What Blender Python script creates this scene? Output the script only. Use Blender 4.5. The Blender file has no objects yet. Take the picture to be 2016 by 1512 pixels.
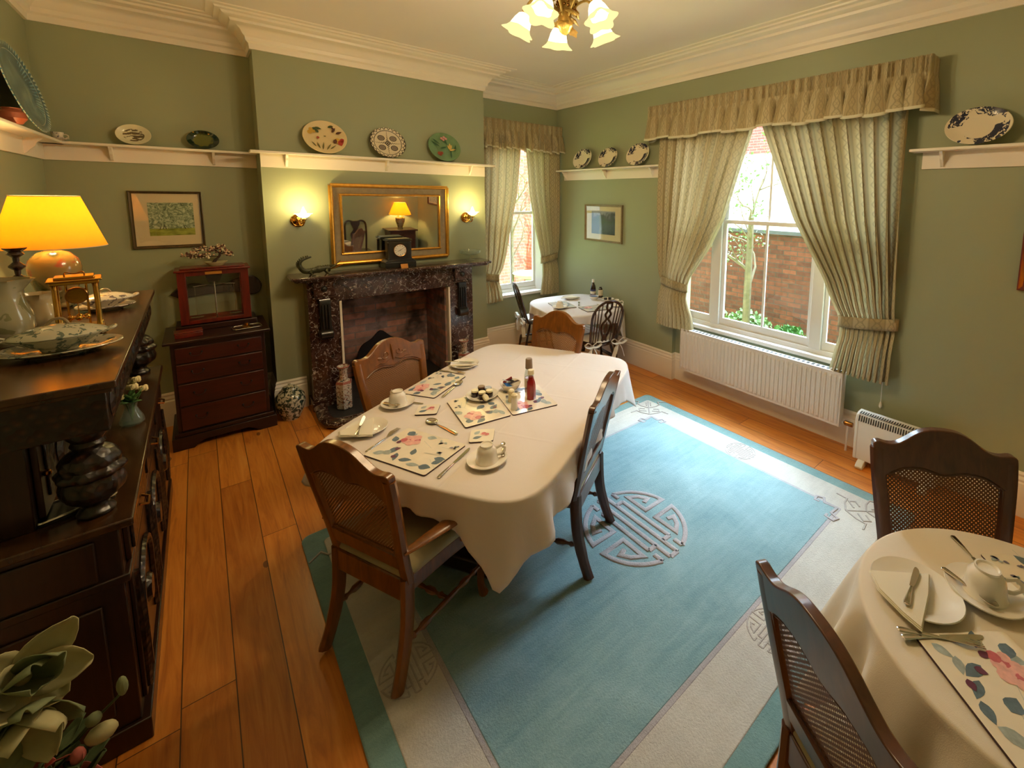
import bpy, bmesh, math, random
from math import sin, cos, pi, radians, sqrt, atan2
from mathutils import Matrix, Vector, noise as mnoise
scene = bpy.context.scene
COL = scene.collection
V3 = Vector

# ---------------------------------------------------------------- mesh builder
class MB:
    def __init__(s):
        s.v = []; s.f = []; s.m = []; s.uv = []; s.M = Matrix.Identity(4)
    def at(s, x=0, y=0, z=0, rz=0, rx=0, ry=0, sc=1):
        s.M = Matrix.Translation((x, y, z)) @ Matrix.Rotation(rz, 4, 'Z') @ Matrix.Rotation(ry, 4, 'Y') @ Matrix.Rotation(rx, 4, 'X') @ Matrix.Scale(sc, 4)
        return s
    def mat(s, M): s.M = M; return s
    def add(s, co):
        s.v.append(tuple(s.M @ V3(co))); return len(s.v) - 1
    def face(s, ids, m=0, uv=None):
        s.f.append(list(ids)); s.m.append(m); s.uv.append(uv)
    def box(s, x0, x1, y0, y1, z0, z1, m=0):
        c = [s.add(p) for p in ((x0,y0,z0),(x1,y0,z0),(x1,y1,z0),(x0,y1,z0),(x0,y0,z1),(x1,y0,z1),(x1,y1,z1),(x0,y1,z1))]
        for q in ((0,3,2,1),(4,5,6,7),(0,1,5,4),(1,2,6,5),(2,3,7,6),(3,0,4,7)):
            s.face([c[i] for i in q], m)
        return s
    def cbox(s, cx, cy, cz, sx, sy, sz, m=0):
        return s.box(cx-sx/2, cx+sx/2, cy-sy/2, cy+sy/2, cz-sz/2, cz+sz/2, m)
    def lathe(s, prof, n=24, c=(0,0,0), m=0, sx=1, sy=1, ax='z', cap=True, wob=None):
        rings = []
        for (r, z) in prof:
            ring = []
            for k in range(n):
                a = 2*pi*k/n
                rr = r*(wob(a, z) if wob else 1)
                x, y = rr*cos(a)*sx, rr*sin(a)*sy
                p = (x, y, z) if ax == 'z' else ((z, x, y) if ax == 'x' else (y, z, x))
                ring.append(s.add((c[0]+p[0], c[1]+p[1], c[2]+p[2])))
            rings.append(ring)
        for i in range(len(rings)-1):
            for k in range(n):
                a, b = rings[i], rings[i+1]
                s.face((a[k], a[(k+1) % n], b[(k+1) % n], b[k]), m)
        if cap:
            if prof[0][0] > 1e-5: s.face(rings[0][::-1], m)
            if prof[-1][0] > 1e-5: s.face(rings[-1], m)
        return s
    def tube(s, pts, r, n=8, m=0, sq=(1, 1), cap=True, up=(0, 0, 1)):
        pts = [V3(p) for p in pts]; N = len(pts)
        rs = r if isinstance(r, (list, tuple)) else [r]*N
        t0 = (pts[1]-pts[0]).normalized(); u = V3(up)
        if abs(t0.dot(u)) > .95: u = V3((1, 0, 0)) if abs(t0.x) < .9 else V3((0, 1, 0))
        u = (u - t0*u.dot(t0)).normalized()
        rings = []
        for i, p in enumerate(pts):
            t = (pts[min(i+1, N-1)]-pts[max(i-1, 0)])
            t = t.normalized() if t.length > 1e-9 else t0
            u = (u - t*u.dot(t)); u = u.normalized() if u.length > 1e-6 else t.orthogonal().normalized()
            w = t.cross(u)
            rings.append([s.add(p+(w*cos(2*pi*k/n)*sq[0]+u*sin(2*pi*k/n)*sq[1])*rs[i]) for k in range(n)])
        for i in range(N-1):
            a, b = rings[i], rings[i+1]
            for k in range(n): s.face((a[k], a[(k+1) % n], b[(k+1) % n], b[k]), m)
        if cap:
            s.face(rings[0][::-1], m); s.face(rings[-1], m)
        return s
    def prism(s, poly, a, b, ax='z', m=0, mside=None, mback=None):
        def P(u, v, w): return (u, v, w) if ax == 'z' else ((u, w, v) if ax == 'y' else (w, u, v))
        lo = [s.add(P(u, v, a)) for u, v in poly]; hi = [s.add(P(u, v, b)) for u, v in poly]
        n = len(poly); ms = m if mside is None else mside
        s.face(lo[::-1], m if mback is None else mback); s.face(hi, m)
        for i in range(n): s.face((lo[i], lo[(i+1) % n], hi[(i+1) % n], hi[i]), ms)
        return s
    def grid(s, nu, nv, fn, m=0, closed=False, uv=True, usc=1, vsc=1, flip=False):
        ids = [[s.add(fn(i/nu, j/nv)) for j in range(nv+1)] for i in range(nu if closed else nu+1)]
        L = len(ids)
        for i in range(nu):
            for j in range(nv):
                a, b = i, (i+1) % L
                q = (ids[a][j], ids[b][j], ids[b][j+1], ids[a][j+1])
                u = [(i/nu*usc, j/nv*vsc), ((i+1)/nu*usc, j/nv*vsc), ((i+1)/nu*usc, (j+1)/nv*vsc), (i/nu*usc, (j+1)/nv*vsc)]
                if flip: q = q[::-1]; u = u[::-1]
                s.face(q, m, u if uv else None)
        return s
    def ell(s, c, r, m=0, n=12, k=8):
        prof = [(max(1e-6, sin(pi*i/k)), -cos(pi*i/k)) for i in range(k+1)]
        rx, ry, rz = (r, r, r) if not isinstance(r, (tuple, list)) else r
        rings = []
        for rr, z in prof:
            rings.append([s.add((c[0]+rr*cos(2*pi*j/n)*rx, c[1]+rr*sin(2*pi*j/n)*ry, c[2]+z*rz)) for j in range(n)])
        for i in range(k):
            for j in range(n): s.face((rings[i][j], rings[i][(j+1) % n], rings[i+1][(j+1) % n], rings[i+1][j]), m)
        return s
    def decal(s, poly, z, m=0):
        s.face([s.add((x, y, z)) for x, y in poly], m); return s
    def sweep(s, prof, path, m=0, closed=False):
        """prof: (out, z) pairs; path: xy points, 'out' is to the left of travel"""
        n = len(path); rows = []
        for i in range(n):
            p = V3(path[i]).to_2d() if len(path[i]) > 2 else V3((path[i][0], path[i][1]))
            d0 = d1 = None
            if i > 0 or closed: q = path[i-1]; d0 = (V3((p[0]-q[0], p[1]-q[1]))).normalized()
            if i < n-1 or closed: q = path[(i+1) % n]; d1 = (V3((q[0]-p[0], q[1]-p[1]))).normalized()
            if d0 is None: d0 = d1
            if d1 is None: d1 = d0
            n0 = V3((-d0[1], d0[0])); n1 = V3((-d1[1], d1[0]))
            b = (n0+n1); b = b/max(.2, (1+n0.dot(n1)))
            rows.append([s.add((p[0]+b[0]*o, p[1]+b[1]*o, z)) for o, z in prof])
        k = len(prof)
        for i in range(n if closed else n-1):
            a, b = rows[i], rows[(i+1) % n]
            for j in range(k): s.face((a[j], b[j], b[(j+1) % k], a[(j+1) % k]), m)
        if not closed:
            s.face(rows[0], m); s.face(rows[-1][::-1], m)
        return s
    def build(s, name, mats, parent=None, smooth=True, sharp=35, bevel=0, seg=2, solid=0, sub=0, loc=None, fixn=True):
        me = bpy.data.meshes.new(name)
        me.from_pydata(s.v, [], s.f)
        if not isinstance(mats, (list, tuple)): mats = [mats]
        for m in mats: me.materials.append(m)
        for i, p in enumerate(me.polygons):
            p.material_index = min(s.m[i], len(mats)-1); p.use_smooth = smooth
        if any(s.uv):
            ul = me.uv_layers.new(name='UVMap')
            for i, p in enumerate(me.polygons):
                if s.uv[i]:
                    for k, li in enumerate(p.loop_indices): ul.data[li].uv = s.uv[i][k]
        if fixn:
            bm = bmesh.new(); bm.from_mesh(me); bmesh.ops.recalc_face_normals(bm, faces=bm.faces); bm.to_mesh(me); bm.free()
        if smooth: me.set_sharp_from_angle(angle=radians(sharp))
        me.update()
        o = bpy.data.objects.new(name, me); COL.objects.link(o)
        if parent is not None: o.parent = parent
        if loc is not None: o.location = loc
        if bevel:
            b = o.modifiers.new('edge', 'BEVEL'); b.width = bevel; b.segments = seg; b.limit_method = 'ANGLE'; b.angle_limit = radians(40)
        if solid:
            b = o.modifiers.new('thick', 'SOLIDIFY'); b.thickness = solid; b.offset = 0
        if sub:
            b = o.modifiers.new('sub', 'SUBSURF'); b.levels = sub; b.render_levels = sub
        return o

def thing(name, label, cat, loc=(0, 0, 0), rz=0, group=None):
    o = bpy.data.objects.new(name, None); COL.objects.link(o); o.empty_display_size = .1
    o.location = loc; o.rotation_euler = (0, 0, rz); o['label'] = label; o['category'] = cat
    if group: o['group'] = group
    return o
def tag(o, label, cat, group=None):
    o['label'] = label; o['category'] = cat
    if group: o['group'] = group
    return o
def struct(o): o['kind'] = 'structure'; return o
def dup(root, loc=None, rz=None, label=None, group=None, rot=None):
    r = root.copy(); COL.objects.link(r)
    if loc is not None: r.location = loc
    if rz is not None: r.rotation_euler = (0, 0, rz)
    if rot is not None: r.rotation_euler = rot
    if label: r['label'] = label
    if group: r['group'] = group
    for ch in list(root.children):
        c = ch.copy(); COL.objects.link(c); c.parent = r
        for g in list(ch.children):
            d = g.copy(); COL.objects.link(d); d.parent = c
    return r
def lerp(a, b, t): return a+(b-a)*t
def interp(tab, x):
    if x <= tab[0][0]: return tab[0][1]
    for (a, fa), (b, fb) in zip(tab, tab[1:]):
        if x <= b: return lerp(fa, fb, (x-a)/(b-a) if b > a else 0)
    return tab[-1][1]
def smoothpts(pts, k=6):
    """Catmull-Rom through points"""
    P = [V3(p) for p in pts]; out = []
    for i in range(len(P)-1):
        a = P[max(i-1, 0)]; b = P[i]; c = P[i+1]; d = P[min(i+2, len(P)-1)]
        for j in range(k):
            t = j/k
            out.append(.5*((2*b)+(-a+c)*t+(2*a-5*b+4*c-d)*t*t+(-a+3*b-3*c+d)*t**3))
    out.append(P[-1]); return out
def sm2(pts, k=6): return [(p[0], p[1]) for p in smoothpts([(x, y, 0) for x, y in pts], k)]
def circ(r, n=16, cx=0, cy=0, sy=1, a0=0): return [(cx+r*cos(a0+2*pi*i/n), cy+r*sy*sin(a0+2*pi*i/n)) for i in range(n)]
def rrect(w, h, r, n=5, cx=0, cy=0):
    o = []
    for sx, sy, a in ((1, 1, 0), (-1, 1, pi/2), (-1, -1, pi), (1, -1, 1.5*pi)):
        for i in range(n+1):
            t = a+pi/2*i/n; o.append((cx+sx*(w/2-r)+r*cos(t), cy+sy*(h/2-r)+r*sin(t)))
    return o

# ---------------------------------------------------------------- materials
def srgb(r, g, b):
    f = lambda c: (c/255/12.92) if c/255 <= .04045 else ((c/255+.055)/1.055)**2.4
    return (f(r), f(g), f(b), 1)
class NT:
    def __init__(s, name):
        s.m = bpy.data.materials.new(name); s.m.use_nodes = True; s.t = s.m.node_tree
        s.t.nodes.clear(); s.out = s.t.nodes.new('ShaderNodeOutputMaterial')
    def n(s, typ, ins=None, out=0, **props):
        nd = s.t.nodes.new('ShaderNode'+typ)
        for k, v in props.items(): setattr(nd, k, v)
        for k, v in (ins or {}).items():
            sk = nd.inputs[k]
            if isinstance(v, bpy.types.NodeSocket): s.t.links.new(v, sk)
            elif v is not None: sk.default_value = v
        return nd.outputs[out]
    def co(s, kind='Object', scale=(1, 1, 1), loc=(0, 0, 0), rot=(0, 0, 0)):
        c = s.n('TexCoord'); c = [o for o in c.node.outputs if o.name == kind][0]
        return s.n('Mapping', {'Vector': c, 'Scale': scale, 'Location': loc, 'Rotation': rot})
    def noise(s, vec, scale=5, detail=3, rough=.5, dist=0, out=0):
        return s.n('TexNoise', {'Vector': vec, 'Scale': scale, 'Detail': detail, 'Roughness': rough, 'Distortion': dist}, out)
    def ramp(s, fac, stops, interp='LINEAR'):
        nd = s.t.nodes.new('ShaderNodeValToRGB'); nd.color_ramp.interpolation = interp
        el = nd.color_ramp.elements
        while len(el) < len(stops): el.new(.5)
        for e, (p, c) in zip(el, stops): e.position = p; e.color = c if len(c) == 4 else (*c, 1)
        s.t.links.new(fac, nd.inputs[0]); return nd.outputs[0]
    def math(s, op, a, b=0, c=0):
        return s.n('Math', {0: a, 1: b, 2: c}, operation=op)
    def mix(s, fac, a, b, blend='MIX'):
        nd = s.t.nodes.new('ShaderNodeMix'); nd.data_type = 'RGBA'; nd.blend_type = blend
        for i, v in ((0, fac), (6, a), (7, b)):
            if isinstance(v, bpy.types.NodeSocket): s.t.links.new(v, nd.inputs[i])
            else: nd.inputs[i].default_value = v
        return nd.outputs[2]
    def sep(s, vec): nd = s.n('SeparateXYZ', {0: vec}).node; return nd.outputs
    def bump(s, h, strength=.3, dist=.01):
        return s.n('Bump', {'Height': h, 'Strength': strength, 'Distance': dist})
    def bsdf(s, color, rough=.5, metal=0, normal=None, **kw):
        ins = {'Base Color': color, 'Roughness': rough, 'Metallic': metal}
        if normal is not None: ins['Normal'] = normal
        ins.update(kw); return s.n('BsdfPrincipled', ins)
    def done(s, sh): s.t.links.new(sh, s.out.inputs[0]); return s.m

def plain(name, col, rough=.5, metal=0, var=.06, scale=8, bump=0, bscale=60, coat=0, **kw):
    N = NT(name); c = N.co()
    n = N.noise(c, scale, 4)
    f = N.n('MapRange', {'Value': n, 'To Min': 1-var*2.2, 'To Max': 1+var*2.2})
    cc = N.mix(1.0, col, N.n('CombineXYZ', {0: f, 1: f, 2: f}), 'MULTIPLY')
    nm = N.bump(N.noise(c, bscale, 3), bump, .003) if bump else None
    if coat: kw['Coat Weight'] = coat
    return N.done(N.bsdf(cc, rough, metal, nm, **kw))
def wood(name, c1, c2, rough=.35, sc=(30, 30, 3), coat=.2):
    N = NT(name); c = N.co('Object', sc)
    n = N.noise(c, 1.0, 5, .6, 1.2); n2 = N.noise(N.co('Object', (2, 2, 2)), 1.5, 2)
    f = N.math('ADD', N.math('MULTIPLY', n, .7), N.math('MULTIPLY', n2, .3))
    col = N.ramp(f, [(.3, c1), (.7, c2)])
    return N.done(N.bsdf(col, rough, 0, N.bump(n, .08, .002), **{'Coat Weight': coat, 'Coat Roughness': .25}))
def carved(name, c1, c2, scale=38, rough=.3):
    N = NT(name); c = N.co()
    v = N.n('TexVoronoi', {'Vector': c, 'Scale': scale}, 0)
    n = N.noise(c, 14, 3)
    col = N.ramp(N.math('ADD', N.math('MULTIPLY', v, .9), N.math('MULTIPLY', n, .4)), [(.15, c2), (.6, c1)])
    return N.done(N.bsdf(col, rough, 0, N.bump(v, .45, .012), **{'Coat Weight': .3, 'Coat Roughness': .2}))
def glass(name, tint=(1, 1, 1, 1), rough=.02, ior=1.45, solid=.0, solidcol=(1, 1, 1, 1)):
    N = NT(name)
    tr = N.n('BsdfTransparent', {'Color': tint}); gl = N.n('BsdfGlossy', {'Roughness': rough, 'Color': (1, 1, 1, 1)})
    fc = N.n('LayerWeight', {'Blend': .5}, 1); fr = N.math('ADD', .035, N.math('MULTIPLY', N.math('POWER', fc, 5), .9))
    sh = N.n('MixShader', {0: fr, 1: tr, 2: gl})
    if solid:
        sh = N.n('MixShader', {0: solid, 1: sh, 2: N.bsdf(solidcol, .1)})
    return N.done(sh)
def emis(name, col, st):
    N = NT(name); return N.done(N.n('Emission', {'Color': col, 'Strength': st}))

M = {}
DARK1, DARK2 = srgb(24, 12, 8), srgb(54, 29, 17)
M['wall'] = None
def wallpaint():
    N = NT('sage_wall_paint'); c = N.co()
    n = N.noise(c, 1.3, 3); col = N.mix(n, srgb(151, 156, 123), srgb(156, 161, 128))
    return N.done(N.bsdf(col, .62, 0, N.bump(N.noise(c, 160, 2), .12, .001)))
M['wall'] = wallpaint()
M['ceil'] = plain('ceiling_paint', srgb(236, 226, 214), .8, var=.01, scale=2)
M['cream'] = plain('cream_gloss_paint', srgb(236, 226, 208), .38, var=.015, scale=3)
M['white'] = plain('white_gloss_paint', srgb(236, 236, 234), .35, var=.01, scale=3)
M['radwhite'] = plain('radiator_enamel', srgb(226, 218, 208), .35, var=.01)
M['heatwhite'] = plain('heater_enamel', srgb(232, 232, 228), .4, var=.01)
M['slot'] = plain('slot_black', srgb(52, 50, 48), .7)
M['gold'] = plain('gilt', srgb(206, 150, 60), .3, .85, var=.15, scale=30, bump=.2)
M['goldd'] = plain('gilt_grey', srgb(150, 132, 100), .42, .55, var=.15, scale=30, bump=.3)
M['brass'] = plain('brass', srgb(214, 160, 70), .18, 1, var=.08, scale=20)
M['brassdark'] = plain('aged_brass', srgb(150, 100, 48), .25, 1, var=.15, scale=30)
M['silver'] = plain('silver', srgb(214, 208, 198), .16, 1, var=.03)
M['black'] = plain('black_slate', srgb(26, 27, 26), .28, var=.2, scale=20, coat=.3)
M['ironblack'] = plain('cast_iron', srgb(24, 20, 24), .5, .4, var=.3, scale=30, bump=.6)
M['china'] = plain('white_china', srgb(236, 230, 218), .14, var=.01, coat=.4)
M['card'] = plain('ochre_card', srgb(196, 130, 40), .6)
M['darkwood'] = wood('dark_oak', DARK1, DARK2, .3)
M['oakcarve'] = carved('carved_dark_oak', srgb(20, 10, 7), srgb(74, 42, 25))
M['oaktop'] = wood('oak_top', srgb(40, 23, 12), srgb(82, 52, 25), .22, (12, 3, 12), .35)
M['mahog'] = wood('mahogany', srgb(40, 12, 8), srgb(78, 26, 16), .32, (3, 20, 20), .3)
M['mahogd'] = wood('dark_mahogany', srgb(26, 10, 7), srgb(50, 20, 13), .35, (3, 20, 20), .2)
M['redwood'] = wood('red_mahogany', srgb(72, 15, 7), srgb(124, 33, 14), .3, (20, 20, 3), .3)
M['chair'] = wood('walnut_chair', srgb(86, 48, 12), srgb(142, 84, 26), .28, (25, 25, 4), .5)
M['chaird'] = wood('dark_chair', srgb(62, 34, 20), srgb(98, 56, 32), .28, (25, 25, 4), .5)
M['windsor'] = wood('windsor_elm', srgb(30, 18, 12), srgb(66, 38, 24), .25, (25, 25, 4), .5)
M['cloth'] = None
def clothm(name, col, bumpk=.25, sheen=.2, tl=.12, crease=False):
    N = NT(name); c = N.co(); n = N.noise(c, 3.5, 3)
    w = N.noise(c, 420, 1)
    cc = N.mix(n, col, tuple(x*.93 for x in col[:3])+(1,))
    hgt = N.math('ADD', N.math('MULTIPLY', w, .15), N.noise(c, 7, 2, .5, .6))
    if crease:
        x, y, z = N.sep(c)
        for src, at in ((y, .235), (y, -.20), (x, -.42), (x, .10), (x, .60)):
            wob = N.math('ADD', N.math('ABSOLUTE', N.math('SUBTRACT', src, at)), N.math('MULTIPLY', N.noise(c, 5, 2), .012))
            hgt = N.math('ADD', hgt, N.math('MULTIPLY', N.ramp(wob, [(.0, (1, 1, 1)), (.02, (0, 0, 0))]), .5))
    b = N.bump(hgt, bumpk, .012)
    p = N.bsdf(cc, .85, 0, b, **{'Sheen Weight': sheen})
    t = N.n('BsdfTranslucent', {'Color': cc})
    return N.done(N.n('MixShader', {0: tl, 1: p, 2: t}))
M['cloth'] = clothm('white_damask', srgb(238, 228, 220), .3, crease=True)
M['clothcream'] = clothm('cream_damask', srgb(240, 228, 208))
M['napkin'] = clothm('ivory_napkin', srgb(244, 236, 214))
M['seat'] = clothm('seat_fabric', srgb(168, 156, 118), .4, .3, 0)
M['cushion'] = clothm('cream_cushion', srgb(222, 216, 204), .3, .3, 0)

def boards():
    N = NT('pine_floorboards'); c = N.co('Object'); x, y, z = N.sep(c)
    W = .172
    bx = N.math('DIVIDE', N.math('ADD', x, .19+20*W), W)
    idx = N.math('FLOOR', bx); fr = N.math('FRACT', bx)
    rnd = N.n('TexWhiteNoise', {'W': idx}, 0, noise_dimensions='1D')
    rc = N.n('TexWhiteNoise', {'W': idx}, 1, noise_dimensions='1D')
    # lengthwise butt joints
    yy = N.math('ADD', N.math('DIVIDE', y, 2.3), N.math('MULTIPLY', rnd, 7.3))
    jf = N.math('FRACT', yy); ji = N.math('FLOOR', yy)
    r2 = N.n('TexWhiteNoise', {'Vector': N.n('CombineXYZ', {0: idx, 1: ji})}, 0, noise_dimensions='2D')
    gap = N.math('MINIMUM', fr, N.math('SUBTRACT', 1, fr)); g = N.math('LESS_THAN', gap, .012)
    jg = N.math('LESS_THAN', jf, .0018)
    gm = N.math('MAXIMUM', g, jg)
    off = N.n('CombineXYZ', {0: N.math('MULTIPLY', x, 14), 1: N.math('ADD', N.math('MULTIPLY', y, 1.1), N.math('MULTIPLY', r2, 40)), 2: N.math('MULTIPLY', r2, 19)})
    gr = N.noise(off, 1.6, 6, .6, 1.4)
    big = N.noise(N.n('CombineXYZ', {0: N.math('MULTIPLY', x, 2), 1: N.math('MULTIPLY', y, .8), 2: r2}), 1.6, 3)
    col = N.ramp(gr, [(.28, srgb(178, 100, 34)), (.5, srgb(208, 128, 46)), (.72, srgb(222, 150, 66))])
    tint = N.ramp(N.math('ADD', N.math('MULTIPLY', r2, .6), N.math('MULTIPLY', big, .4)), [(.2, (.78, .72, .66)), (.8, (1.1, 1.08, 1.02))])
    col = N.mix(1, col, tint, 'MULTIPLY')
    kv = N.n('TexVoronoi', {'Vector': N.n('CombineXYZ', {0: N.math('MULTIPLY', x, 5.2), 1: N.math('MULTIPLY', y, 2.0), 2: 0}), 'Scale': 1.0, 'Randomness': 1}, 0)
    kn = N.math('LESS_THAN', N.math('ADD', kv, N.math('MULTIPLY', gr, .06)), .1)
    col = N.mix(N.math('MULTIPLY', kn, .75), col, srgb(78, 32, 14))
    col = N.mix(N.math('MULTIPLY', gm, .88), col, srgb(34, 14, 8))
    rough = N.math('ADD', .3, N.math('MULTIPLY', gr, .2))
    h = N.math('SUBTRACT', N.math('MULTIPLY', gr, .12), N.math('MULTIPLY', gm, 1.0))
    return N.done(N.bsdf(col, rough, 0, N.bump(h, .35, .004), **{'Coat Weight': .25, 'Coat Roughness': .22}))
M['floor'] = boards()

def pile(name, c1, c2, streak=1.0):
    N = NT(name); c = N.co(); n = N.noise(c, 2.3, 6, .65, .8); f = N.noise(c, 110, 3, .7); l = N.noise(N.co('Object', (1.5, 14, 1), rot=(0, 0, .5)), 2.2, 4, .6, .5)
    fac = N.math('ADD', N.math('MULTIPLY', n, .55), N.math('ADD', N.math('MULTIPLY', f, .2), N.math('MULTIPLY', l, .25*streak)))
    col = N.ramp(fac, [(.34, c1), (.66, c2)])
    return N.done(N.bsdf(col, .95, 0, N.bump(N.math('ADD', f, N.math('MULTIPLY', n, .6)), .7, .006), **{'Sheen Weight': .35, 'Sheen Roughness': .5}))
M['rugteal'] = pile('rug_teal_wool', srgb(100, 140, 148), srgb(146, 178, 184))
M['rugedge'] = pile('rug_edge_wool', srgb(98, 138, 140), srgb(126, 162, 162))
M['rugcream'] = pile('rug_cream_wool', srgb(178, 174, 166), srgb(206, 202, 192))
M['rugmauve'] = pile('rug_mauve_wool', srgb(150, 146, 150), srgb(184, 178, 182))
M['rugcarve'] = pile('rug_carved_line', srgb(158, 152, 148), srgb(182, 176, 170))

def marble(name='rouge_marble', k=1.0):
    N = NT(name); c = N.co()
    n = N.noise(c, 9, 6, .65, 1.6)
    base = N.ramp(n, [(.3, srgb(34, 20, 18)), (.55, srgb(68, 44, 37)), (.75, srgb(98, 74, 66))])
    w = N.noise(c, 5.5, 4, .55, 1.2, out=1)
    v = N.n('TexVoronoi', {'Vector': N.n('VectorMath', {0: c, 1: N.n('VectorMath', {0: w, 'Scale': .22}, operation='SCALE')}, operation='ADD'), 'Scale': 17}, 0, feature='DISTANCE_TO_EDGE')
    m1 = N.ramp(v, [(.0, (1, 1, 1)), (.045, (0, 0, 0))])
    m2 = N.ramp(N.noise(c, 16, 3, .6, 2), [(.47, (0, 0, 0)), (.56, (1, 1, 1))])
    m = N.mix(1, m1, m2, 'MULTIPLY')
    col = N.mix(m, base, srgb(205, 196, 184))
    return N.done(N.bsdf(col, .16, 0, None, **{'Coat Weight': .4, 'Coat Roughness': .1}))
M['marble'] = marble()
def bricks(name, c1, c2, mo, scale=1, rough=.85, sooty=0, axis='xz'):
    N = NT(name); c = N.co('Object'); x, y, z = N.sep(c)
    if axis == 'xz': vec = N.n('CombineXYZ', {0: x, 1: z})
    elif axis == 'yz': vec = N.n('CombineXYZ', {0: y, 1: z})
    else: vec = N.n('CombineXYZ', {0: N.math('ADD', x, y), 1: z})
    nd = N.n('TexBrick', {'Vector': vec, 'Color1': c1, 'Color2': c2, 'Mortar': mo, 'Scale': scale, 'Mortar Size': .006, 'Brick Width': .225, 'Row Height': .075, 'Bias': .1}, 0)
    fac = nd.node.outputs[1]
    n = N.noise(c, 12, 4, .6)
    col = N.mix(.45, nd, N.ramp(n, [(.3, (.35, .3, .28)), (.7, (1.25, 1.15, 1.1))]), 'MULTIPLY')
    if sooty:
        s1 = N.noise(c, 3.2, 3, .6); col = N.mix(N.ramp(s1, [(.34, (.9, .9, .9)), (.52, (0, 0, 0))]), col, srgb(30, 26, 28))
    return N.done(N.bsdf(col, rough, 0, N.bump(N.math('SUBTRACT', N.math('MULTIPLY', n, .3), fac), .6, .01)))
M['firebrick'] = bricks('sooty_firebrick', srgb(206, 148, 132), srgb(150, 130, 130), srgb(150, 140, 140), sooty=1, axis='both')
M['gardenbrick'] = bricks('garden_brick', srgb(150, 90, 68), srgb(112, 68, 54), srgb(92, 84, 76), axis='yz')
M['gardenbrickx'] = bricks('garden_brick_x', srgb(200, 118, 96), srgb(176, 98, 84), srgb(170, 150, 140), axis='xz')
M['pinkbrick'] = bricks('red_house_brick', srgb(180, 88, 82), srgb(160, 74, 72), srgb(190, 140, 132), axis='yz')
M['render'] = plain('white_render', srgb(240, 240, 236), .9, var=.02)
M['grass'] = plain('lawn_green', srgb(150, 160, 84), .95, var=.25, scale=6, bump=.6)
M['leafgreen'] = plain('leaf_green', srgb(84, 128, 66), .6, var=.25, scale=9)
M['leafpale'] = plain('leaf_pale', srgb(120, 150, 96), .6, var=.2, scale=9)
M['bark'] = plain('bark', srgb(128, 116, 92), .9, var=.25, scale=12)
M['barkdark'] = plain('bark_dark', srgb(54, 34, 26), .8, var=.25, scale=12)
M['bluepot'] = plain('blue_glazed_pot', srgb(70, 110, 160), .3, var=.1)
M['greypot'] = plain('grey_pot', srgb(96, 98, 104), .5, var=.1)
M['stone'] = plain('white_stone', srgb(225, 222, 214), .8, var=.06)

def curtainm():
    N = NT('curtain_scroll_damask'); uvn = N.n('TexCoord').node.outputs['UV']
    u, v, _ = N.sep(uvn)       # u in metres of cloth, v in metres down
    P = .09
    uu = N.math('FRACT', N.math('DIVIDE', u, P)); uc = N.math('SUBTRACT', uu, .5)
    au = N.math('ABSOLUTE', uc)
    idx = N.math('FLOOR', N.math('DIVIDE', u, P))
    ph = N.math('MULTIPLY', v, 2*pi/.075)
    s1 = N.math('MULTIPLY', N.math('SINE', ph), .09)
    d1 = N.math('ABSOLUTE', N.math('SUBTRACT', au, N.math('ADD', .2, s1)))
    l1 = N.math('LESS_THAN', d1, .05)
    s2 = N.math('MULTIPLY', N.math('COSINE', N.math('MULTIPLY', ph, 2)), .1)
    l2 = N.math('LESS_THAN', N.math('ABSOLUTE', N.math('SUBTRACT', au, N.math('ADD', .1, s2))), .028)
    st = N.math('GREATER_THAN', au, .445)
    m = N.math('MAXIMUM', l1, N.math('MAXIMUM', l2, N.math('MULTIPLY', st, .75)))
    n = N.noise(N.co(), 60, 3)
    stripe = N.math('MODULO', N.math('ABSOLUTE', idx), 2)
    base = N.mix(N.math('MULTIPLY', stripe, .6), srgb(196, 180, 138), srgb(166, 144, 96))
    col = N.mix(N.math('MULTIPLY', m, .42), base, srgb(116, 108, 80))
    col = N.mix(.12, col, N.n('CombineXYZ', {0: n, 1: n, 2: n}), 'MULTIPLY')
    p = N.bsdf(col, .7, 0, N.bump(m, .1, .002), **{'Sheen Weight': .15})
    t = N.n('BsdfTranslucent', {'Color': col})
    return N.done(N.n('MixShader', {0: .17, 1: p, 2: t}))
M['curtain'] = curtainm()
M['lining'] = plain('curtain_trim', srgb(206, 198, 166), .8, var=.05)

def canem(name, c1, c2):
    N = NT(name); uvn = N.n('TexCoord').node.outputs['UV']; u, v, _ = N.sep(uvn)
    P = .0125
    a = N.math('FRACT', N.math('DIVIDE', N.math('ADD', u, v), P*1.35)); b = N.math('FRACT', N.math('DIVIDE', N.math('SUBTRACT', u, v), P*1.35))
    def hole(q, w): return N.math('GREATER_THAN', N.math('SUBTRACT', .5, N.math('ABSOLUTE', N.math('SUBTRACT', q, .5))), w)
    h = N.math('MULTIPLY', hole(a, .31), hole(b, .31))
    col = N.mix(N.noise(N.co(), 200, 2), c1, c2)
    p = N.bsdf(col, .45); t = N.n('BsdfTransparent', {'Color': (1, 1, 1, 1)})
    return N.done(N.n('MixShader', {0: h, 1: p, 2: t}))
M['cane'] = canem('cane_weave', srgb(118, 78, 38), srgb(146, 98, 52))
M['caned'] = canem('cane_weave_dark', srgb(92, 58, 34), srgb(118, 76, 44))

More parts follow.
